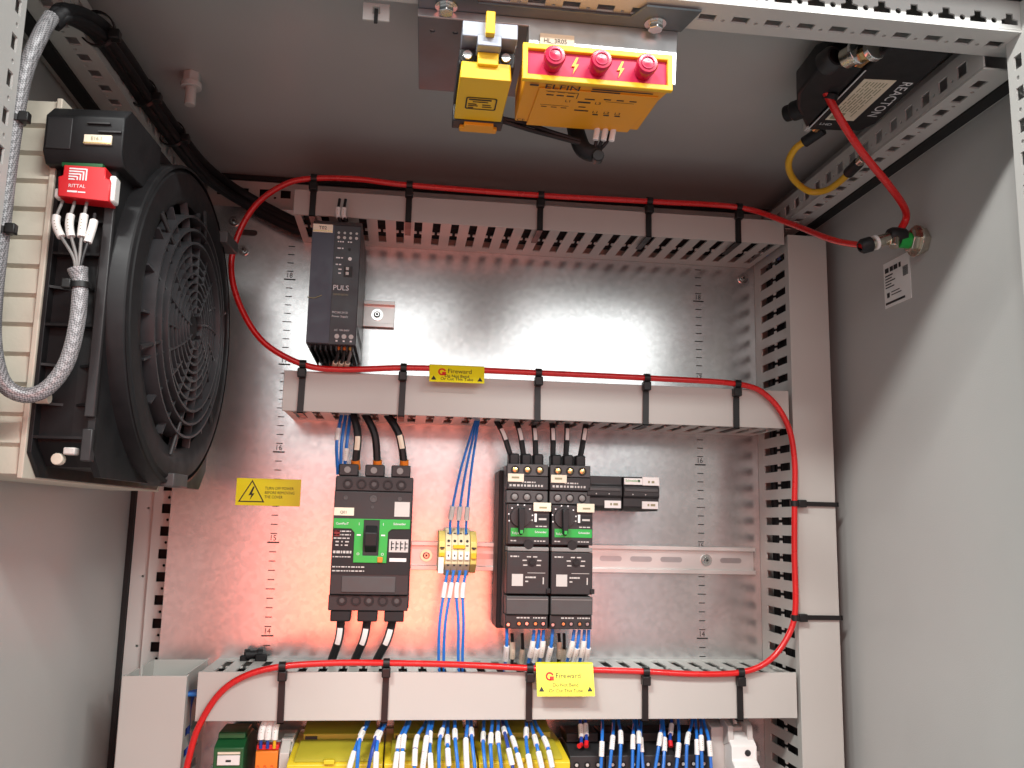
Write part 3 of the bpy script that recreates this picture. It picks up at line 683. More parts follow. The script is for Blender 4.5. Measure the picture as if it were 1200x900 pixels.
# ================================================================== motor starters
def starter():
    t = thing('motor_starter', (271, -50, 1418), 'charcoal motor starter beside the cream terminal block, green band across its front', 'motor starter', 'motor starters')
    x0, x1 = 248, 292.6
    Y = -98; fz = lambda v: P(620, v, y=Y).z
    box('base', 'black', t, x0-4, x1-.5, -52, -8, 1416, 1584, 1)
    box('body', 'char', t, x0, x1, -80, -50, 1420, 1588, 1)
    z = [P(620, v, y=-84).z for v in (544, 558, 575, 590)]
    box('terminal_row', 'grey', t, x0+.5, x1-.3, -86, -79, z[1], z[0], .8)
    box('label_row', 'char', t, x0+.3, x1-.3, -88, -79, z[2]+1, z[1]-.5, .8)
    box('terminal_row', 'grey', t, x0+.3, x1-.3, -86, -79, z[3], z[2], .8)
    for k in range(3):
        x = x0+9+13.2*k
        for zz, m_ in (((z[0]+z[1])/2, 'brass'), ((z[2]+z[3])/2, 'mid')):
            MB().lathe((x, -86, zz), (0, -1, 0), [(-.3, 4.6), (1.0, 4.4), (1.0, 3.5), (-.2, 3.4)], 16).out('terminal_hole', 'black', t)
            MB().lathe((x, -86, zz), (0, -1, 0), [(.2, 3.2), (.7, 2.4), (.7, .01)], 12).out('terminal_screw', m_, t)
        box('cable_boot', 'black', t, x-5.6, x+5.6, -76, -58, z[0]-1, z[0]+12, 2)
    merge(words(x0+3, x1-6, z[2]+4, 2.2, -88, 1.4), words(x0+16, x1-14, z[2]+8, 1.4, -88)).out('print', 'lgrey', t)
    box('name_label', 'clabel', t, x0+1, x0+18, -89.2, -87.8, z[1]-6.5, z[1]+2, .3)
    bars([(x0+5, x0+13, z[1]-3, 2)], -89.2).out('print', 'gink', t)
    # upper front module with the rotary handle
    a = [fz(v) for v in (591, 619, 629, 638)]
    box('upper_module', 'char', t, x0+1, x1-.2, Y, -79, a[3], a[0], .8)
    box('green_band', 'green', t, x0+4, x1-1, Y-.6, Y, a[2], a[1], .2)
    ftext('TeSys', 3.1, x0+5, Y-.7, a[2]+2.6, 'wink', t); ftext('Schneider', 3.1, x1-15.5, Y-.7, a[2]+4, 'wink', t, bold=.02)
    cx, cz = x0+14, a[0]-13
    MB().lathe((cx, Y, cz), (0, -1, 0), [(0, 11), (3, 10.4), (3, 9), (3.2, .01)], 28).out('dial', 'char', t)
    MB().prism([(cx-3.4, cz+9), (cx+3.4, cz+9), (cx+2.8, cz-16), (cx, cz-19), (cx-2.8, cz-16)], FY(Y), -10, -3).out('handle', 'black', t, 1)
    box('handle_tip', 'green', t, cx-1.4, cx+1.6, Y-10.6, Y-9.8, cz-17, cz-13.5)
    mb_ = MB()
    for k in range(7):
        an = math.radians(200-32*k); c = Vector((cx+12.6*math.cos(an), Y-.3, cz+12.6*math.sin(an)))
        mb_.add([c+Vector((-.7, 0, -.7)), c+Vector((.7, 0, -.7)), c+Vector((.7, 0, .7)), c+Vector((-.7, 0, .7))], [(0, 1, 2, 3)])
    mb_.out('dial_marks', 'wink', t)
    box('display_window', 'black', t, x0+28, x1-1.5, Y-.5, Y, a[0]-20, a[0]-11)
    box('test_tab', 'white', t, x0+28.5, x0+31, Y-1, Y, a[0]-18, a[0]-9.5, .2)
    box('slider', 'lgrey', t, x0+33, x1-3.5, Y-1.2, Y-.4, a[0]-16, a[0]-14)
    merge(words(x0+22, x0+27, a[0]-17, 1.4, Y), words(x0+30, x1-3, a[0]-23, 1.1, Y), words(x0+4, x0+10, a[3]+3, 1.2, Y), words(x1-16, x1-3, a[3]+3, 1.1, Y)).out('print', 'lgrey', t)
    MB().lathe((cx+9, Y, a[3]), (0, -1, 0), [(-.2, 5.2), (1.2, 5), (1.2, .01)], 16).out('thumb_recess', 'black', t)
    box('tag_label', 'clabel', t, x0+27, x0+45.5, Y-3.4, Y-2.2, a[0]-7, a[0]+2, .3)
    bars([(x0+33, x0+41, a[0]-4, 1.8)], Y-3.4).out('print', 'gink', t)
    # lower control module
    b = [fz(v) for v in (641, 646, 696, 700, 720, 737)]
    box('module_rim', 'mid', t, x0+1, x1-.4, Y-1, -79, b[1], b[0], .8)
    box('control_module', 'char', t, x0+.6, x1-.4, Y-2, -79, b[2], b[1]-.4, .8)
    box('blank_cover', 'grey', t, x0+.6, x1-.2, Y-3, -79, b[4], b[2]-2, 1)
    box('terminal_strip', 'char', t, x0+.3, x1-.4, Y, -79, b[5], b[4]-.4, .8)
    box('edge_line', 'mid', t, x0+1.5, x1-1, Y-3.5, Y-3, b[3]-2.2, b[3]-1.4)
    cx, cz = x0+26.5, b[1]-11
    MB().lathe((cx, Y-2, cz), (0, -1, 0), [(0, 4.4), (.8, 4.2), (.8, 2.8), (2.2, 2.5), (2.2, .01)], 20).out('setting_dial', 'black', t)
    mb_ = MB()
    for k in range(6):
        an = math.radians(210-48*k); c = Vector((cx+8*math.cos(an), Y-2.3, cz+6*math.sin(an)))
        mb_.add([c+Vector((-2.2, 0, -.6)), c+Vector((2.2, 0, -.6)), c+Vector((2.2, 0, .6)), c+Vector((-2.2, 0, .6))], [(0, 1, 2, 3)])
    mb_.add(words(x0+4, x0+13, b[1]-6, 1.4, Y-2).v, words(x0+4, x0+13, b[1]-6, 1.4, Y-2).f)
    mb_.add(words(x0+20, x0+31, b[1]-27, 1.6, Y-2, .4).v, words(x0+20, x0+31, b[1]-27, 1.6, Y-2, .4).f)
    mb_.add(bars([(x0+22, x1-4, b[1]-22, .5), (x0+38, x0+39.2, b[1]-33, 7), (x0+20, x0+23, b[1]-31, 1.4)], Y-2).v, [(0, 1, 2, 3), (4, 5, 6, 7), (8, 9, 10, 11)])
    mb_.out('print', 'lgrey', t)
    box('data_label', 'lgrey', t, x0+6, x0+17.5, Y-2.5, Y-1.9, b[1]-35, b[1]-23)
    for k in range(5):
        x = (x0+3, x0+14, x0+22, x0+31, x0+39)[k]; zz = (b[4]+b[5])/2-(2 if k else 3)
        MB().lathe((x+.6, Y, zz), (0, -1, 0), [(-.2, 3), (.6, 2.9), (.6, 2.2), (-.1, 2), (-.1, .01)], 12).out('terminal_hole', 'black', t)
        MB().cyl((x+.6, Y, zz), (x+.6, Y-.3, zz), 1.6, 8).out('terminal_screw', 'brass' if k % 2 else 'steel', t)
    merge(words(x0+12, x0+26, b[4]-4, 1.3, Y), words(x0+29, x0+43, b[4]-4, 1.3, Y)).out('print', 'lgrey', t)
    box('latch', 'black', t, x1-3, x1+1.5, Y-4, Y-2, b[2]+1, b[2]+6, .6)
    return t
s1 = starter()
copy_tree(s1, (46, 0, 0), label='charcoal motor starter with the row of contact blocks at its right side')
# auxiliary contact blocks to the right
def aux(x0, x1, label, white):
    t = thing('contact_block', ((x0+x1)/2, -45, 1544), label, 'contact block', 'contact blocks')
    Y = -84
    MB().prism([(-10, 1543), (Y+6, 1543), (Y, 1547), (Y, 1556), (Y-3, 1558), (Y-3, 1568), (Y, 1570), (Y, 1579), (-10, 1579)], FX(x0), 0, x1-x0).out('housing', 'char', t, .8)
    box('ridge', 'grey', t, x0+1, x1-2, Y-4, Y-2.8, 1563, 1566.5, .5)
    for k in range(2): MB().cyl((x0+10+14*k, Y-3, 1560), (x0+10+14*k, Y-3.4, 1560), .7, 8).out('pin', 'lgrey', t)
    box('name_label', 'white', t, x1-19, x1-1, Y-1.4, Y, 1545, 1553, .3)
    bars([(x1-13, x1-11, 1548, 2.4), (x1-9.5, x1-4.5, 1548, 2.4)], Y-1.4).out('print', 'gink', t)
    if white:
        box('logo_label', 'white', t, x0+1, x0+21, Y-1.2, Y, 1570.5, 1577.5, .2)
        ftext('Schneider', 3.6, x0+2.2, Y-1.25, 1573.6, 'green', t, bold=.01); bars([(x0+16, x0+18.4, 1573.4, 2.4)], Y-1.3).out('logo_dot', 'dgreen', t)
        box('name_label', 'white', t, x0+21, x1, Y-2, Y, 1570, 1579, .3)
        bars([(x0+27, x0+29, 1572.6, 2.4), (x0+31, x0+34, 1572.6, 2.4)], Y-2).out('print', 'gink', t)
aux(334.5, 373, 'dark contact block right against the motor starter, no logo strip', False)
aux(374.5, 414, 'dark outer contact block with a white logo strip on its top', True)
# starter wires
for k, (a, c_) in enumerate(((580, 599), (604, 614), (624, 628), (646, 648), (664, 663), (687, 680))):
    p0, p1 = P(a, 490, y=-52), P(c_, 536, y=-66)
    wire([p0+Vector((0, 12, 12)), p0, (p0+p1)/2+Vector((0, -5, 3)), p1], 3.1, 'black', 'thick black wire above the motor starters, %s from the terminal block' % ORD[k]+'', 'feeder wires above the motor starters', markers=[(.52, 13, .5)])
gw = 'blue wire with white marker below the motor starters'
for k, (u, v, u2, c_) in enumerate(((594, 733, 592, 'blue'), (626, 738, 619, 'blue'), (632, 738, 625, 'blue'), (637, 738, 632, 'blue'), (648, 736, 641, 'blue'), (673, 738, 664, 'blue'), (679, 738, 671, 'blue'), (685, 738, 679, 'blue'), (690, 738, 686, 'blue'),
                                  (600, 742, 600, 'black'), (612, 742, 611, 'black'), (655, 742, 654, 'black'), (661, 742, 659, 'black'))):
    p1, p0 = P(u, v, y=-88 if c_ == 'blue' else -60), P(u2, 778, y=-76 if c_ == 'blue' else -52)
    wire([p0+Vector((0, 6, -20)), p0, (p0+p1)/2+Vector((0, -6, 0)), p1], 1.7, c_, (gw+', %s from the terminal block' % ORD[k]) if c_ == 'blue' else 'thin black wire below the motor starters, %s from the terminal block' % ORD[k-9], 'blue wires below the motor starters' if c_ == 'blue' else 'black wires below the motor starters',
         markers=[(.40+.12*(k % 2), 18, 1.3, 'white' if c_ == 'blue' else 'clabel')])

# warning sticker on the plate
wsn = thing('warning_sticker', (-9, -.5, 1540), 'yellow sticker with black lightning triangle on the mounting plate below the fan', 'sticker')
box('paper', 'tag', wsn, -43.5, 26.5, -.8, -.35, 1540.2, 1570)
mb = MB(); tt = tri((-26.5, 1552), 16.5); t2 = tri((-26.5, 1552), 14)
mb.add([(a, -.95, b) for a, b in tt]+[(a, -.95, b) for a, b in t2], [(i, (i+1) % 3, (i+1) % 3+3, i+3) for i in range(3)])
mb.add([(a-26.5, -.95, b+1552) for a, b in ((1.2, 9), (-3.4, -1), (-.2, -.2), (-1.8, -6.2), (3.2, 1.8), (.4, 1.2), (2.8, 9))], [(0, 1, 2, 5, 6), (2, 3, 4, 5)])
mb.out('lightning_triangle', 'ink', wsn)
for i, s_ in enumerate(('TURN OFF POWER', 'BEFORE REMOVING', 'THE COVER')): ftext(s_, 4.5, -12.5, -.8, 1558-4.8*i, 'ink', wsn, sx=.82)

# little black clip on the lower duct
cl = thing('cable_clip', (-10, -14, 1376.5), 'small black plastic clip lying on the lower duct', 'clip')
cb = Vector((-11, -16, 1376.5))
MB().lathe(cb+Vector((0, 0, 6.2)), (1, .3, 0), [(-9, 3.4), (-9, 6), (-4, 6), (-4, 4.6), (4, 4.6), (4, 6), (9, 6), (9, 3.4), (-9, 3.4)], 12).out('clip_body', 'matt', cl)
MB().box(cb.x+3, cb.x+15, cb.y-9, cb.y-2, cb.z, cb.z+8).out('clip_tongue', 'matt', cl, 1.5)
MB().box(cb.x-13, cb.x-6, cb.y-7, cb.y+1, cb.z, cb.z+6).out('clip_foot', 'matt', cl, 1.2)

# ================================================================== fan unit on the left wall
FC = Vector((-80, -252, 1685))
fan = thing('filter_fan', (FC.x, FC.y, 1550), 'big black round fan with a ribbed beige filter box on the left wall', 'fan')
H = 135; y0, y1, z0, z1 = FC.y-H, FC.y+H, FC.z-H, FC.z+H
# ribbed beige filter box: shallow sawtooth louvres on the side towards the door
pr = []
n = 13; step = (z1-z0)/n
for i in range(n): pr += [(y0+3.2, z0+step*i), (y0, z0+step*i+step*.12), (y0+2.2, z0+step*(i+.95))]
pr += [(y0+3.2, z1), (y1, z1), (y1, z0)]
MB().prism(pr, FX(-153), 0, 44).out('filter_box', 'beige', fan)
MB().prism([(y0-1, z0-.5), (y0-1, z1+1), (y1, z1+1), (y1, z0-.5)], FX(-117.2), 0, 4).out('filter_flange', 'beige', fan, .8)
def octo(e, c): return [(y0+e+c, z0+e), (y1-e-c, z0+e), (y1-e, z0+e+c), (y1-e, z1-e-c), (y1-e-c, z1-e), (y0+e+c, z1-e), (y0+e, z1-e-c), (y0+e, z0+e+c)]
MB().prism(octo(1, 16), FX(-113), 0, 3).out('housing_plate', 'black', fan, .5)
MB().prism(octo(9, 16), FX(-110), 0, 22).out('housing_core', 'matt', fan)
MB().prism(octo(2, 18), FX(-75), 0, 5, [disc(FC.y, FC.z, 108, 48)]).out('housing_plate', 'black', fan, .8)
MB().prism(octo(9, 16), FX(-88), 0, 13, [disc(FC.y, FC.z, 108, 48)]).out('housing_rim', 'black', fan)
for k, (z, full) in enumerate(((1706, 1), (1682, .45), (1655, 1), (1627, .5), (1600, .5), (1577, 1), (1730, 1), (1758, 1))):
    if full == 1: box('stiffening_rib', 'black', fan, -110, -75, y0+1.5, y0+9, z, z+1.8)
    else:
        for xa, xb in ((-110, -110+36*full*.8), (-75-12, -75)):
            MB().prism([(xa, y0+9), (xb, y0+9), (xa if xa == -110 else xb, y0+1.5)], FZ(z), 0, 1.8).out('stiffening_rib', 'black', fan)
box('stiffening_bar', 'char', fan, -77, -70, y0-1, y0+6, 1592, 1772, .8)
box('stiffening_bar', 'char', fan, -77, -70, y0-1, y0+6, 1562, 1584, .8)
# bell ring
MB().lathe((0, FC.y, FC.z), (1, 0, 0), [(-70, 134), (-52, 133), (-47, 128), (-46, 117), (-48, 106), (-50, 103), (-70, 101), (-70, 108), (-70, 134)], 72).out('bell_ring', 'black', fan)
MB().lathe((0, FC.y, FC.z), (1, 0, 0), [(-69.9, 134.5), (-50, 134.2), (-47, 131.5), (-48, 134)], 72).out('ring_lip', 'black', fan)
# impeller behind the grille
imp = MB().lathe((-84, FC.y, FC.z), (1, 0, 0), [(0, .01), (0, 36), (20, 34), (22, 28), (22, .01)], 32).out('impeller_hub', 'matt', fan)
for k in range(7):
    a = 2*math.pi*k/7; vs = []
    for i in range(9):
        t_ = i/8; rr = 32+66*t_; an = a+.28*t_*t_
        for s_ in (-1, 1):
            aw = an+s_*(.34-.02*t_); vs.append((-78+s_*(7-2*t_)+0, FC.y+rr*math.cos(aw), FC.z+rr*math.sin(aw)))
    mb = MB().add(vs, [(2*i, 2*i+1, 2*i+3, 2*i+2) for i in range(8)], True)
    mb.add([Vector(v)+Vector((1.4, 0, 0)) for v in vs], [(2*i, 2*i+2, 2*i+3, 2*i+1) for i in range(8)], True)
    mb.out('blade', 'char', imp)
# grille: rings and curved spokes
gr = MB().lathe((-52, FC.y, FC.z), (1, 0, 0), [(0, .01), (0, 12), (8, 12), (10, 9), (10, .01)], 24).out('grille', 'black', fan)
dome = lambda r: -50+7*(1-(r/103)**2)
for r in (93, 82, 71, 61, 53, 45.5, 38.5, 31.5, 25, 18):
    h_ = 13 if r in (93, 82, 71) else 6
    MB().lathe((dome(r)-h_/2, FC.y, FC.z), (1, 0, 0), [(0, r-1.2), (h_, r-1), (h_, r+1), (0, r+1.2), (0, r-1.2)], 64 if r > 40 else 40).out('grille_ring', 'grille', gr)
for k in range(18):
    a = 2*math.pi*k/18+.1; mb = MB(); vs = []
    r0 = 12 if k % 2 == 0 else 42
    for i in range(9):
        r = r0+(104-r0)*i/8; an = a+.35*(1-(r/104))**2; xd = dome(r)
        c = Vector((xd, FC.y+r*math.cos(an), FC.z+r*math.sin(an))); tn = Vector((0, -math.sin(an), math.cos(an)))
        vs += [c-tn*.8-XP*3, c+tn*.8-XP*3, c+tn*.8+XP*3.2, c-tn*.8+XP*3.2]
    fs = [(4*i+j, 4*i+(j+1) % 4, 4*i+4+(j+1) % 4, 4*i+4+j) for i in range(8) for j in range(4)]+[(0, 1, 2, 3), (32, 35, 34, 33)]
    mb.add(vs, fs).out('grille_spoke', 'grille', gr)
for k in range(6):
    a = 2*math.pi*k/6+.35; c = Vector((-47, FC.y+103*math.cos(a), FC.z+103*math.sin(a)))
    tn = Vector((0, math.cos(a), math.sin(a)))
    MB().cyl(c+tn*8, c-tn*24+XP*5, 2.2, 10, 1.2).out('grille_clip', 'char', fan)
pc = P(220, 555, x=-46)
box('ring_clip', 'grey', fan, -53, -42, FC.y-20, FC.y+16, FC.z-135, FC.z-124, 1)
pc = P(245, 226, x=-48)
box('ring_clip', 'grey', fan, -54, -40, FC.y+72, FC.y+112, FC.z+99, FC.z+110, 1)
# connection box on top of the housing
MB().prism([(y0-8, 1768), (y0-14, 1776), (y0-14, 1802), (y0-4, 1812), (y0+60, 1812), (y0+60, 1768)], FX(-117), 0, 54).out('connection_box', 'black', fan, 1)
box('box_lid', 'char', fan, -115, -98, y0-15, y0-13.6, 1777, 1800, .5)
box('name_label', 'clabel', fan, -89, -70, y0-16, y0-14, 1781, 1788, .5)
ftext('E16.1', 3.6, -84, y0-16.1, 1783.8, 'gink', fan)
bars([(-89, -70, 1781.3, 1)], y0-16).out('label_stripe', 'brass', fan)
for z, x in ((1790, -72), (1796, -80)): box('latch', 'char', fan, x-8, x+8, y0-16, y0-13.8, z, z+1.4, .3)
box('socket', 'dgreen', fan, -104, -76, y0-12, y0, 1765.5, 1768.5, .5)
box('cable_gland', 'lgrey', fan, -88, -80, y0-2, y0+6, 1566, 1571, 1)
MB().cyl((-92, y0-1, 1563), (-92, y0+5, 1563), 4, 14).out('fixing_screw', 'beige', fan, .5)
MB().cyl((-109, y0-2, 1604), (-100, y0-2, 1604), 4, 14).out('fixing_screw', 'beige', fan, .5)
# red plug on the fan
rc = thing('fan_plug', (-90, y0-12, 1738), 'bright red plug reading RITTAL on the front of the black fan', 'plug')
yr = y0-16
MB().prism([(-102, 1764.5), (-74, 1764.5), (-74, 1757), (-70.5, 1756), (-70, 1740), (-104, 1742), (-105, 1756), (-102, 1757)], FY(yr), 0, 15).out('housing', 'red', rc, .8)
box('locking_lever', 'white', rc, -72, -67.5, yr+2, yr+13, 1741, 1760, 1.5)
box('locking_lever', 'white', rc, -108, -104, yr+4, yr+12, 1742, 1749, 1.2)
mb = MB()
for k in range(5):
    z = 1762.6-1.9*k; e = -92+1.9*(4-k)
    mb.add(bars([(-98, -86-1.9*k-1, z-1, 1.0)], yr).v, [(0, 1, 2, 3)])
    xx = -86-1.9*k
    mb.add(bars([(xx-1, xx, 1754, z-1754.2)], yr).v, [(0, 1, 2, 3)])
mb.out('logo', 'wink', rc)
ftext('RITTAL', 3.5, -92, yr, 1748.6, 'wink', rc, align='CENTER'); bars([(-98, -91.5, 1745, 1.3), (-91, -86, 1745, .9)], yr).out('logo_line', 'wink', rc)
# plug wires and braided sleeve
jn = Vector((-86, y0-16, 1691))
for k, x in enumerate((-103, -95, -87, -81)):
    p1 = Vector((x, y0-9, 1741 if k < 3 else 1733)); md = Vector((x-1+k*.6, y0-13, 1722))
    wire([jn+Vector((k-1.5, 0, -4)), jn+Vector((2*k-3.5, 0, 8)), md, p1], 1.1, 'mid' if k < 3 else 'char', 'thin marked wire from the braided sleeve, %s from the beige box' % ORD[k]+'', 'plug wires', markers=[(.50, 17, 1.7)])
fy = y0-16
bs = [P(60, 20, y=-428), P(47, 42, y=-436), P(30, 82, y=-440), P(18, 140, y=-440), P(9, 205, y=-438), P(2, 270, y=-436), P(-6, 340, y=-432), P(-8, 400, y=-424), P(3, 447, y=-416), P(28, 463, y=-410), P(55, 455, y=-407), P(78, 425, y=-405), P(90, 380, y=-404), P(94, 335, y=-403), jn]
bs_t = thing('braided_cable', bs[8], 'grey braided cable sleeve looping from the left front post to the red plug', 'cable')
MB().tube(bs, lambda t: 5.2 if t < .95 else 5.2+30*(t-.95), 14, 8).out('sleeve', 'braid', bs_t)
for i in (3, 5, 13):
    c = bs[i]; d = (bs[i+1]-bs[i-1]).normalized()
    tl = thing('cable_tie', c, ('small black tie round the braided cable under the roof rail', 'small black tie round the braided cable halfway down the post', 'small black tie at the frayed end of the braided cable')[(3, 5, 13).index(i)], 'cable tie')
    MB().lathe(c-d*2, d, [(0, 5.2), (4, 5.2), (4, 6.6), (0, 6.6), (0, 5.2)], 20).out('loop', 'tie', tl)
    MB().box(c.x+(4 if i != 13 else -10), c.x+10.5 if i != 13 else c.x-4, c.y-7, c.y-1, c.z-3.4, c.z+3.4).out('head', 'tie', tl, .8)

# black cable bundle along the left roof rail
bb = thing('cable_bundle', (-95, -200, 1885), 'bundle of thick black cables along the roof rail behind the fan', 'cable')
bpx = [P(58, 22, y=-428)+Vector((0, 6, 0)), P(78, 18, z=1868), P(112, 38, z=1886), P(140, 76, z=1894), P(165, 112, z=1895), P(200, 160, z=1895), P(235, 202, z=1892), P(280, 234, y=-18), P(345, 268, y=-14), Vector((60, -14, 1850))]
for k, (dx, dz, r) in enumerate(((0, 0, 6), (6, 7, 5), (-5, 8, 5), (8, -3, 3.5))):
    w8 = (.2, .5, .8, 1, 1, 1, 1, 1, 1, .3)
    MB().tube([p+Vector((dx*a, 0, dz*a)) for p, a in zip(bpx, w8)], r, 12, 6).out('cable', 'matt', bb)
tn = ('near the front rail', 'halfway along', 'near the fan')
for k, i in enumerate((2, 4, 5)):
    c = bpx[i]+Vector((1, 0, 3)); d = (bpx[i+1]-bpx[i-1]).normalized()
    tl = thing('cable_tie', c, 'black cable tie round the thick black roof cables, '+tn[k], 'cable tie', 'ties on the black bundle')
    MB().lathe(c-d*2.5, d, [(0, 12), (5, 12), (5, 13.2), (0, 13.2), (0, 12)], 24).out('loop', 'tie', tl)
    box('head', 'tie', tl, c.x+9, c.x+17, c.y-4, c.y+4, c.z-8, c.z, 1)

fan.rotation_euler = (0, 0, math.radians(-4))
for ch in fan.children:      # the square housing sits a little further out than the turned fan head
    if ch.name.split('.')[0] not in ('bell_ring', 'ring_lip', 'impeller_hub', 'grille', 'ring_clip', 'grille_clip', 'filter_box'): ch.location.x += 0.0085

# ================================================================== bracket, safety switch and voltage monitor under the front rail
br = thing('mounting_bracket', (235, -420, 1870), 'bent sheet steel bracket bolted under the perforated front rail', 'bracket')
bz = 1890.3
MB().prism([(136, -462), (172, -462), (178, -443), (288, -443), (296, -458), (336, -458), (330, -430), (136, -430)], FZ(bz), -1.8, 0).out('bracket_tabs', 'passiv', br, .4)
MB().prism([(136, 1888.3), (327, 1888.3), (325, 1846), (216, 1846), (216, 1882.5), (136, 1882.5)], FY(-431), 0, 1.8).out('bracket_lip', 'brkt', br, .3)
MB().prism([(136, -429), (216, -429), (221, -322), (139, -322)], FZ(1882.5), 0, 1.8, [rrect(204, 210, -395, -352, 2.9), disc(147, -412, 2, 8), disc(164, -412, 2, 8)]).out('bracket_plate', 'passiv', br, .3)
for u, v in ((523, 8), (768, 28)):
    c = P(u, v, z=bz-3)
    MB().cyl((c.x, c.y, bz-1.9), (c.x, c.y, bz-3.2), 8, 20).out('washer', 'steel', br)
    MB().cyl((c.x, c.y, bz-3.2), (c.x, c.y, bz-8), 5.6, 6).out('bracket_bolt', 'steel', br, .5)
box('name_label', 'clabel', br, 224, 249, -433.4, -431.1, 1865, 1876)
ftext('HL_3R05', 5.0, 226.5, -433.5, 1868.8, 'ink', br, sx=.9)
bars([(224, 249, 1866, .8)], -433.4).out('label_stripe', 'brass', br)

el = thing('voltage_monitor', (262, -420, 1826), 'yellow box reading ELFIN with three red lamps hanging under the front rail', 'monitor relay')
zb, zt, yf, yb = 1815.5, 1841.5, -477, -415
MB().prism([(206, zb), (308, zb), (308, zt), (206, zt)], FY(yf), -1.6, 2.4, [[(209.5, zb+4), (304.5, zb+4), (304.5, zt-4), (209.5, zt-4)]]).out('bezel', 'yellow', el, .6)
MB().prism([(208, yf+2.6), (306, yf+2.6), (303, yf+16), (301, yb), (209, yb)], FZ(zb+.8), 0, zt-zb-1.6).out('housing', 'amber', el, .8)
MB().prism([(219, yf+9), (301, yf+9), (294, yb+3), (218, yb+3)], FZ(zb), -.3, .7).out('label_plate', 'amber', el, .3)
MB().prism([(209.7, zb+4.2), (304.3, zb+4.2), (304.3, zt-4.2), (209.7, zt-4.2)], FY(yf), 1.4, 2.6).out('lamp_panel', 'pink', el)
for x in (226, 257, 288):
    l_ = MB().lathe((x, yf+.6, (zb+zt)/2), (0, -1, 0), [(0, 6.2), (8, 7.0), (11, 7.2), (12.2, 6.4), (12.6, 0.01)], 28).out('lamp', 'lens', el)
    MB().lathe((x, yf-12, (zb+zt)/2), (0, -1, 0), [(0, 4.6), (.5, 4.4), (.5, 3.8), (0, 3.8)], 24).out('lens_ring', 'pink', l_)
def bolt_poly(x, z, k): return [(x+a*k, z+b*k) for a, b in ((.8, 6), (-2.4, -.6), (-.2, -.2), (-1.6, -6), (2.6, 1.4), (.3, .9), (2.2, 6))]
for x in (241.5, 272.5): MB().prism(bolt_poly(x, (zb+zt)/2, 1.0), FY(yf), .2, 1.3).out('lightning_mark', 'yellow', el)
# print on the underside: x to the right, reading direction seen from below
ux, uy = XP, Vector((0, -1, 0))
text('ELFIN', 8.6, (222, yf+8.6, zb-.2), ux, uy, 'ink', el, bold=.04, sx=1.15)
zz = zb-.32
def ub(rows):
    mb_ = MB()
    for x0, x1, y, h in rows: mb_.add([(x0, y, zz-.1), (x1, y, zz-.1), (x1, y+h, zz-.1), (x0, y+h, zz-.1)], [(0, 1, 2, 3)])
    return mb_
rows = [(258, 300, yf+3.6, 1.6), (258, 278, yf+6.6, 1.6), (216, 222, yf+4, 2.2)]
rows += [(229+7*k, 234+7*k, yf+16, 1.6) for k in range(3)]+[(228, 250, yf+11.5, .5), (250, 250.6, yf+11.5, 8)]+[(229+7*k, 234+7*k, yf+12.4, .5) for k in range(3)]
rows += [(256, 263, yf+18, 1.6)]+[(269+9*k, 274+9*k, yf+16.5, 1.6) for k in range(3)]+[(271, 291, yf+20, .5)]
rows += [(227, 247, yf+31, .5)]+[(228+7*k, 232+7*k, yf+33.5, 1.0) for k in range(3)]+[(254, 259, yf+30, 1.4), (252, 262, yf+35, 1.8)]+[(266+8*k, 270+8*k, yf+39.5, 1.8) for k in range(3)]
ub([(a-4,b-4,c,d) for a,b,c,d in rows]).out('circuit_diagram', 'ink', el)
text('L1', 4.6, (239, yf+25, zz), ux, uy, 'ink', el); text('L3', 4.6, (260, yf+25, zz), ux, uy, 'ink', el); bars_ = ub([(248, 257, yf+22.6, 2.2)]).out('print', 'ink', el)
for k in range(3): text('L%d' % (k+1), 4.6, (261+8*k, yf+38, zz), ux, uy, 'ink', el)
text('CE', 5, (210, yb-1.6, zb+.4), ux, uy, 'ink', el)
# cable below the monitor
mw = thing('monitor_cable', (268, -395, 1790), 'black cable with white markers behind the yellow three-lamp box', 'cable')
MB().tube([(272, -330, 1936), (266, -352, 1890), (258, -386, 1840), (259, -398, 1816), (264, -402, 1803), (276, -404, 1800)], 6.5, 12, 6).out('jacket', 'matt', mw)
for k, x in enumerate((271, 277, 283)):
    pth = [(270, -404, 1799), (271+k*4, -409, 1808), (x, -412, 1822)]
    MB().tube(pth, 1.4, 8, 4).out('core', 'black', mw)
    p_ = Vector((x-1.5, -413, 1807)); MB().cyl(p_, p_+Vector((1.5, -1, 10)), 2.2, 10).out('marker', 'white', mw, .3)
MB().cyl((272, -412, 1796), (273, -402, 1797), 4.5, 14).out('tie_head', 'tie', mw, .8)

sw = thing('safety_switch', (183, -420, 1822), 'yellow safety switch with black back plate beside the three-lamp box', 'switch')
zs_, ys_ = 1820, -465
MB().prism([(165.5, zs_), (200.5, zs_), (199.5, zs_+12), (166.5, zs_+12)], FY(ys_), 0, 62).out('cover', 'yellow', sw, .8)
box('back_plate', 'char', sw, 165, 203, ys_+6, ys_+76, zs_+12.5, zs_+24, 1)
box('end_plate', 'char', sw, 164.5, 202, ys_+62.3, ys_+76, zs_-1, zs_+12, .8)
MB().prism([(173, ys_+63), (195, ys_+63), (195, ys_+68), (198, ys_+69), (198, ys_+75), (170, ys_+75), (170, ys_+69), (173, ys_+68)], FZ(zs_-3.5), 0, 3).out('latch', 'amber', sw, .6)
box('hinge_tab', 'yellow', sw, 177, 191, ys_-3, ys_+3, zs_+9, zs_+18, .6)
box('head_plate', 'headp', sw, 166, 203, ys_-9, ys_+10, zs_+25, zs_+36, .6)
box('head_column', 'headp', sw, 176, 192, ys_-11, ys_+4, zs_+18, zs_+26, .6)
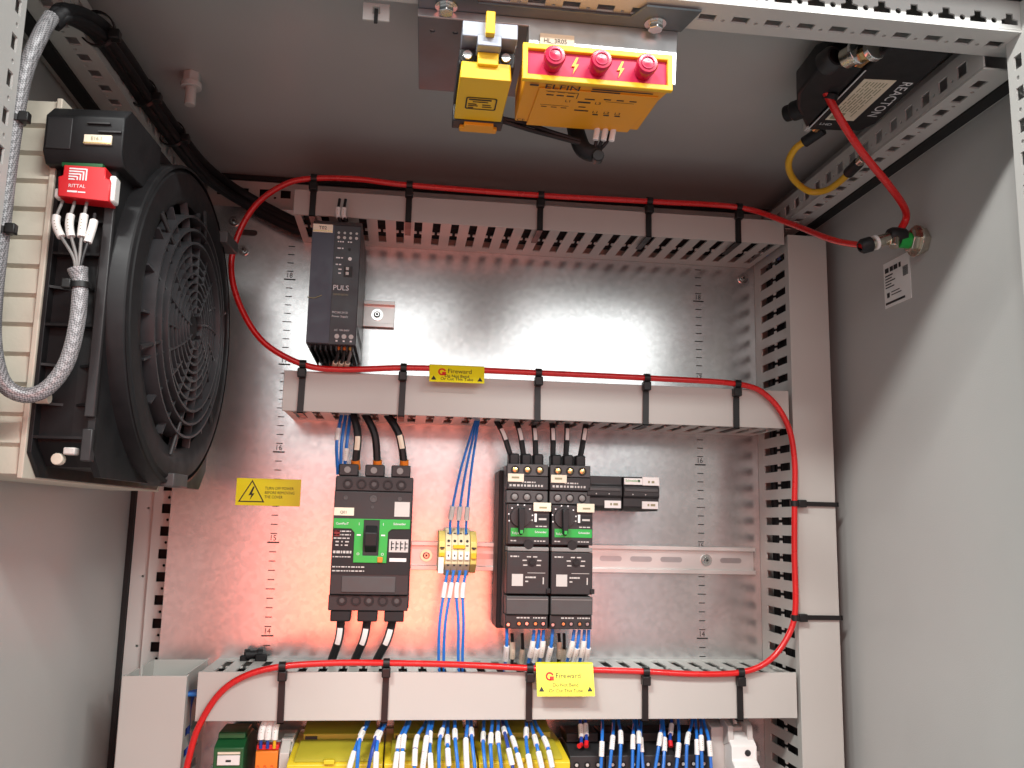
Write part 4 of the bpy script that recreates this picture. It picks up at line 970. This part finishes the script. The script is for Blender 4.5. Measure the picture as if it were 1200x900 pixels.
box('plunger', 'yellow', sw, 181, 187, ys_-16, ys_-8, zs_+24, zs_+40, .6)
for x in (170.5, 196.5):
    MB().cyl((x, ys_+6, zs_+18), (x, ys_+2, zs_+18), 3.4, 14).out('fixing_screw', 'steel', sw, .5)
    MB().cyl((x, ys_+6.5, zs_+18), (x, ys_+4, zs_+18), 5.2, 16).out('screw_recess', 'black', sw)
for y in (-411, -398): MB().cyl((207, y, 1882.3), (207, y, 1876), 3.6, 6).out('bracket_bolt', 'steel', sw, .4)
zz = zs_-.25
MB().prism(rrect(172, 194, ys_+26, ys_+44, 2), FZ(zz), -.15, 0, [rrect(173, 193, ys_+27, ys_+43, 1.6)]).out('label_outline', 'ink', sw)
ub([(174, 190, ys_+28.5, 1.8), (177, 188, ys_+32, 1.2), (174, 180, ys_+35.5, 1.2), (174, 181, ys_+38, 1.2), (174, 178, ys_+41, 1.2), (184, 190, ys_+36, 1.2), (184, 191, ys_+39, 1.2)]).out('print', 'ink', sw)
for k in range(2):
    wire([P(585, 138+3*k, y=-398), P(620, 146+6*k, y=-400), P(650, 156+4*k, y=-404), P(680, 165+3*k, y=-406)], 1.8, 'black', 'thin black lead from the yellow switch to the lamp cable, '+('upper','lower')[k]+' of two', 'switch leads')

rk = thing('rail_clip', (106, -424, 1880), 'small pale clip hooked under the front rail beside the bracket', 'clip')
MB().prism([(97, 1879), (116, 1879), (116, 1892), (97, 1892)], FY(-424), -2, 0, [[(104, 1884), (109, 1884), (109, 1890), (104, 1890)]]).out('clip_plate', 'frame', rk, .4)
box('clip_pin', 'seal', rk, 105.2, 107.8, -428, -426, 1876, 1887, .4)

# ================================================================== black extinguishing unit at the roof
ru = thing('extinguisher_unit', (510, -330, 1893), 'black unit reading REACTON mounted under the roof beside the right rail', 'extinguisher')
rz = 1895
MB().prism([(501, -278), (549, -282), (556, -300), (549, -424), (498, -424), (497, -392)], FZ(rz), 0, 26).out('body', 'black', ru, 3, 3)
box('mounting_foot', 'matt', ru, 486, 556, -426, -290, rz+27, ZC-.5, 1)
MB().prism([tuple(P(a, b, z=1896).xy) for a, b in ((945, 152), (934, 128), (934, 112), (956, 84), (975, 76), (1013, 81))], FZ(rz+1), 0, 24).out('valve_head', 'black', ru, 3, 3)
k0, k1 = P(948, 124, z=1905), P(920, 134, z=1905); kd = (k1-k0)
MB().cyl(k0, k0+kd*.7, 9, 18).out('end_cap', 'black', ru, 1.5)
MB().cyl(k0+kd*.5, k1, 7.5, 18).out('end_cap', 'matt', ru, 1.5)
MB().lathe((466, -384, rz+6), (.2, -1, 0), [(0, 10), (10, 10), (13, 8), (13, 6)], 20).out('neck', 'char', ru)
gx = Vector((474, -400, rz+2))
MB().cyl(gx, gx+Vector((4, -10, 0)), 8, 20).out('gauge', 'nickel', ru, .6); MB().cyl(gx+Vector((4, -10, 0)), gx+Vector((5, -13, 0)), 10, 20).out('gauge_rim', 'steel', ru, .4)
MB().cyl(gx+Vector((12, 2, 0)), gx+Vector((14, -16, 0)), 6, 6).out('brass_nut', 'brass', ru, .5)
MB().cyl(gx+Vector((15, -14, 0)), gx+Vector((16, -19, 0)), 9, 20).out('gauge_rim', 'steel', ru, .4)
MB().prism([(506, -303), (532, -305), (530, -379), (503, -377)], FZ(rz-.4), -.3, .2).out('instruction_label', 'clabel', ru)
mb = MB()
for k in range(7):
    x = 507+2.9*k; yy = -374
    while yy < -322:
        e = yy+random.uniform(6, 16); mb.add([(x, yy, rz-.85), (x+1, yy, rz-.85), (x+1, e, rz-.85), (x, e, rz-.85)], [(0, 1, 2, 3)]); yy = e+2
mb.out('print', 'gink', ru)
MB().prism([(508, -306), (518, -306), (518, -318), (508, -318)], FZ(rz-.85), -.05, .05).out('symbol', 'gink', ru)
text('REACTON', 13, (537, -378, rz-.1), (0.04, 1, 0), (1, -0.04, 0), 'wink', ru, bold=.06, sx=1.05)
MB().prism([(499.5, -282), (500.5, -282), (497.5, -390), (496.5, -390)], FZ(rz-.3), -.2, .2).out('white_line', 'wink', ru)
text('LHD', 6, (505, -292, rz-.1), XP, (0, -1, 0), 'wink', ru)
box('terminal', 'lgrey', ru, 500, 506, -281, -271, rz+2, rz+10, 1); MB().cyl((512, -280, rz+6), (512, -271, rz+6), 4, 12).out('terminal', 'brass', ru, .5)
MB().cyl((491, -345, rz+2), (490, -343, rz-3), 6, 16).out('hose_port', 'black', ru, 1)

yc = [P(948, 163, z=1898), P(932, 174, z=1893), P(924, 192, z=1886), P(930, 210, z=1880), P(948, 224, z=1875), P(968, 223, z=1873), P(985, 212, z=1873), P(996, 201, z=1874)]
yw = thing('signal_cable', yc[3], 'yellow cable looping from the black roof unit to the right rail', 'cable')
MB().tube(yc, 3.4, 10, 6).out('jacket', 'ywire', yw)
d = (yc[0]-yc[1]).normalized(); MB().cyl(yc[0]-d*6, yc[0]+d*16, 5.4, 14).out('boot', 'black', yw, 1)
d = (yc[-1]-yc[-2]).normalized(); MB().cyl(yc[-1]-d*4, yc[-1]+d*20, 5.4, 14).out('boot', 'black', yw, 1)
MB().cyl(yc[-1]+d*20, yc[-1]+d*29, 4.4, 12).out('coupling_nut', 'nickel', yw, .5)

# thin white lead near the rear right corner
tag(MB().tube([P(905, 246, y=-10), P(925, 243, y=-20), P(940, 241, y=-30), P(947, 232, y=-35)], 1.2, 8, 5).out('thin_lead', 'lgrey'), 'thin pale lead in the rear corner under the right roof rail', 'wire')

# ================================================================== devices in the lowest row
def dev(x0, x1, yf, zt, name, label, cat, mat, slope=14, group=None, zlow=1225, back=-8):
    t = thing(name, ((x0+x1)/2, yf/2, zlow), label, cat, group)
    MB().prism([(back, zlow), (yf, zlow), (yf, zt-slope*.55), (yf+slope*1.6, zt), (yf+slope*2.6, zt+2), (back-30, zt+2), (back, zt-8)], FX(x0), 0, x1-x0).out('housing', mat, t, .8)
    return t
low_rail = din(-40, 553, 1262, 'zinc mounting rail under the lower duct carrying the bottom row', [-46])
t = dev(-31, -3, -92, 1311, 'interface_relay', 'dark green interface relay at the foot of the left duct', 'relay', 'dgreen', 8)
box('top_step', 'dgreen', t, -30, -4, -80, -40, 1312, 1318, 1)
box('name_label', 'white', t, -27, -6, -94, -92.2, 1291, 1300, .3); bars([(-19, -14, 1294, 2)], -94).out('print', 'ink', t)
box('label_stripe', 'clabel', t, -27, -6, -93.8, -92.2, 1301, 1303)
MB().cyl((-22, -92, 1284), (-22, -96, 1284), 4, 14).out('push_button', 'lgrey', t, .5)
t = dev(8, 42, -86, 1309, 'terminal_module', 'grey module with orange front and three marked wires', 'module', 'lgrey', 10)
box('orange_cap', 'orange', t, 9, 30, -96, -86, 1270, 1304, .8); box('red_strip', 'red', t, 9, 30, -92, -80, 1304.4, 1309, .5)
for k in range(3): ftext('PL', 3.4, 10.5+6.6*k, -96.1, 1289, 'rink', t)
for k in range(4): box('vent_fin', 'lgrey', t, 31, 42, -60-7*k, -57-7*k, 1309, 1312, .3)
MB().prism([(-96, 1250), (-96, 1302), (-80, 1312), (-80, 1250)], FX(31.5), 0, 9).out('side_wing', 'lgrey', t, .8)
for k, c_ in enumerate(('dblue', 'dblue', 'ywire')):
    x = 13+6.4*k
    wire([(18+k*4, -76, 1346), (17+k*5, -84, 1336), (x, -93, 1322), (x, -93, 1306)], 1.6, c_, 'dark blue wire with white marker above the orange module, %s from the green relay' % ORD[k] if k < 2 else 'yellow wire with white marker above the orange module', 'wires above the orange module' if k < 2 else None, markers=[(.40, 19, 1.6)])
ylab = ('yellow safety relay with clear flap next to the grey orange-fronted module', 'yellow safety relay in the middle of the yellow row behind blue wires', 'yellow safety relay at the far end, next to the black relay row')
for k in range(3):
    x0 = 42+90.5*k
    t = thing('safety_relay', (x0+45, -60, 1225), ylab[k], 'safety relay', 'yellow safety relays')
    MB().prism([(-8, 1225), (-124, 1225), (-124, 1298), (-121, 1300), (-64, 1305), (-8, 1305)], FX(x0), 0, 89).out('housing', 'lemon', t, .8)
    MB().prism([(-122, 1300.2), (-64, 1305.4), (-64, 1307.4), (-118, 1302.8)], FX(x0+6), 0, 76).out('flap', 'lemon_shade', t, .6)
    MB().prism([(-62, 1305), (-62, 1312), (-30, 1319), (-8, 1319), (-8, 1305)], FX(x0+8), 0, 72).out('rear_step', 'lemon_shade', t, .6)  # flap and rear step carry the shade in their colour
    box('flap_tab', 'lemon', t, x0+34, x0+44, -127, -120, 1299, 1303, .6)
    box('vent_recess', 'ink', t, x0+10, x0+22, -64, -62.2, 1306, 1310)
    bars([(x0+4, x0+8, 1291, 4), (x0+9.5, x0+13, 1291, 4), (x0+18, x0+27, 1291, 2)], -124).out('print', 'gink', t)
    for j in range(8): box('terminal', 'lemon', t, x0+18+8.6*j, x0+25+8.6*j, -130, -124.2, 1262, 1286, .6)
rl = ('black relay with red-tipped wires next to the yellow relays', 'black relay second along the black row', 'black relay third along the black row', 'black relay at the end by the pale breaker')
for k in range(4):
    x0 = 318+37*k
    t = dev(x0, x0+36, -92, 1300, 'plug_relay', rl[k], 'relay', 'char', 8, 'black plug relays')
    box('top_step', 'black', t, x0+1, x0+35, -66, -30, 1302.5, 1312, 1)
    for j in range(3):
        MB().lathe((x0+7+11*j, -92, 1287), (0, -1, 0), [(-.2, 3.4), (.7, 3.2), (.7, 2.2), (0, 2), (0, .01)], 12).out('terminal_hole', 'black', t); MB().cyl((x0+7+11*j, -92, 1287), (x0+7+11*j, -92.4, 1287), 1.7, 8).out('terminal_screw', 'lgrey', t)
t = thing('miniature_breaker', (497, -60, 1225), 'pale grey miniature breaker at the foot of the tall duct', 'breaker')
MB().prism([(-8, 1225), (-70, 1225), (-70, 1318), (-50, 1322), (-8, 1322)], FX(474), 0, 42).out('housing', 'lgrey', t, 1)
MB().prism([(-70, 1225), (-100, 1225), (-100, 1286), (-92, 1290), (-92, 1304), (-78, 1314), (-70, 1314)], FX(488), 0, 27).out('front', 'white', t, 1)
for x in (487, 508): MB().prism([(-70, 1300), (-86, 1306), (-84, 1322), (-60, 1330), (-60, 1300)], FX(x), 0, 6).out('barrier', 'lgrey', t, .8)
MB().cyl((505, -92.1, 1297), (505, -93, 1297), 3.2, 14).out('terminal_screw', 'ink', t)
box('toggle', 'mid', t, 494, 509, -108, -100, 1262, 1276, 1)
wire([(500, -64, 1346), (499, -68, 1338), (499, -74, 1322)], 2.2, 'lgrey', 'short pale wire entering the pale miniature breaker from above', None)
# blue wires of the lowest row
rw = random.Random(11)
for k, (a, c_) in enumerate(((430, 407), (432, 418), (448, 430), (452, 440), (477, 462), (480, 470), (499, 485), (503, 494), (507, 505), (521, 514), (525, 526), (533, 537), (548, 547), (552, 557), (567, 569), (577, 576), (584, 588), (589, 602), (593, 612), (617, 622), (622, 636), (627, 648))):
    p0 = P(a, 846, y=-80+rw.uniform(-8, 8)); p1 = P(c_, 906, y=-134+rw.uniform(-3, 3)); m_ = P(a*.45+c_*.55+rw.uniform(-3, 3), 868+rw.uniform(-4, 4), y=-122+rw.uniform(-6, 6))
    wire([p0+Vector((0, 5, 16)), p0, m_, p1*.85+m_*.15+Vector((0, -4, -1)), p1+Vector((0, 2, -10))], 1.75, 'blue' if rw.random() > .12 else 'dblue', 'blue wire into the yellow safety relays, %s from the orange module' % ORD[k]+'', 'blue wires at the yellow relays',
         markers=[(.36+rw.uniform(-.06, .2), 15, 1.0)]+([(.70, 15, 1.0)] if rw.random() > .35 else []))
for k, (a, c_, red) in enumerate(((680, 679, 1), (686, 687, 1), (706, 704, 0), (719, 714, 0), (725, 726, 0), (743, 741, 0), (746, 747, 0), (751, 754, 0), (775, 767, 0), (777, 777, 0), (787, 786, 1), (795, 792, 0), (811, 804, 0), (815, 817, 0), (821, 823, 0), (825, 834, 0))):
    p0 = P(a, 846, y=-66+rw.uniform(-6, 6)); vb = 874 if red else 906
    p1 = P(c_, vb, y=-88 if red else -104); m_ = P((a+c_)/2+rw.uniform(-3, 3), 866+rw.uniform(-3, 5), y=-82 if red else -96+rw.uniform(-5, 5))
    wire([p0+Vector((0, 5, 14)), p0, m_, p1], 1.7, 'dblue' if red else 'blue', 'dark blue wire with red ferrule at the black relays, %s from the yellow relays' % ORD[(0, 1)[k] if k < 2 else 2] if red else 'blue wire into the black relay row, %s from the yellow relays' % ORD[k-2 if k < 10 else k-3], 'red-tipped wires at the black relays' if red else 'blue wires at the black relays',
         markers=[(.40 if red else .52+rw.uniform(-.05, .12), 14, 1.0)], ferrule=('red', 5) if red else None)
# wires lying inside the ducts, seen through the slots
for k in range(5):
    z = 1343+5.5*k; y = -30-9*k
    wire([(-30, y, z), (120, y-6*(k % 2), z+3), (300, y+5, z-2), (540, y-4, z+2)], 2.2, 'blue' if k % 2 == 0 else 'dblue', 'blue wire inside the lower duct, %s layer from the plate' % ORD[k]+'', 'wires inside the lower duct')
for k in range(4):
    x = 570+8*k; y = -35-10*k
    wire([(x, y, 1180), (x+3, y-5, 1400), (x-3, y+4, 1620), (x, y, 1800), (x-6, y-6, 1846)], 2.2, ('black', 'blue', 'black', 'dblue')[k], 'wire inside the tall duct, %s from its slotted left side' % ORD[k]+'', 'wires inside the tall duct')
def duct_dark_fill(pts, r, lab, grp):  # black filler cables, added so the duct slots look dark
    tag(MB().tube(pts, r, 8, 3).out('duct_dark_fill', 'matt'), lab, 'cable', grp)
for k in range(5):
    y = -22-16*k
    duct_dark_fill([(20, y, 1857), (200, y+3, 1859), (400, y-3, 1856), (552, y, 1858)], 5.5, 'added black cable darkening the slim top duct, %s layer from the plate' % ORD[k], 'cables added to darken the top duct')
    duct_dark_fill([(20, y, 1650), (200, y+3, 1654), (400, y-3, 1649), (552, y, 1652)], 7.5, 'added black cable darkening the duct above the breakers, %s layer from the plate' % ORD[k], 'cables added to darken the middle duct')
    duct_dark_fill([(-45, y+4, 1362), (200, y+2, 1363), (400, y-3, 1361), (552, y, 1362)], 6.5, 'added black cable darkening the duct below the breakers, %s layer from the plate' % ORD[k], 'cables added to darken the lower duct')
    duct_dark_fill([(576, y, 1110), (578, y+3, 1400), (575, y-3, 1620), (577, y, 1840)], 8.5, 'added black cable darkening the tall duct, %s layer from the plate' % ORD[k], 'cables added to darken the tall duct')
wire([(560, -40, 1851), (572, -60, 1858), (585, -66, 1852), (590, -60, 1835)], 2.2, 'blue', 'bright blue wire bent over the top end of the tall duct', None)
for k in range(4):
    wire([(-62-5*k, -60-9*k, 1225), (-63-5*k, -62-9*k, 1300), (-60-4*k, -66-8*k, 1350), (-40, -66-7*k, 1356)], 2.2, 'blue' if k % 2 else 'dblue', 'blue wire turning from the wide open duct, %s from the lower duct' % ORD[k]+'', 'wires in the wide duct')
bpy.data.objects.remove(_fo)
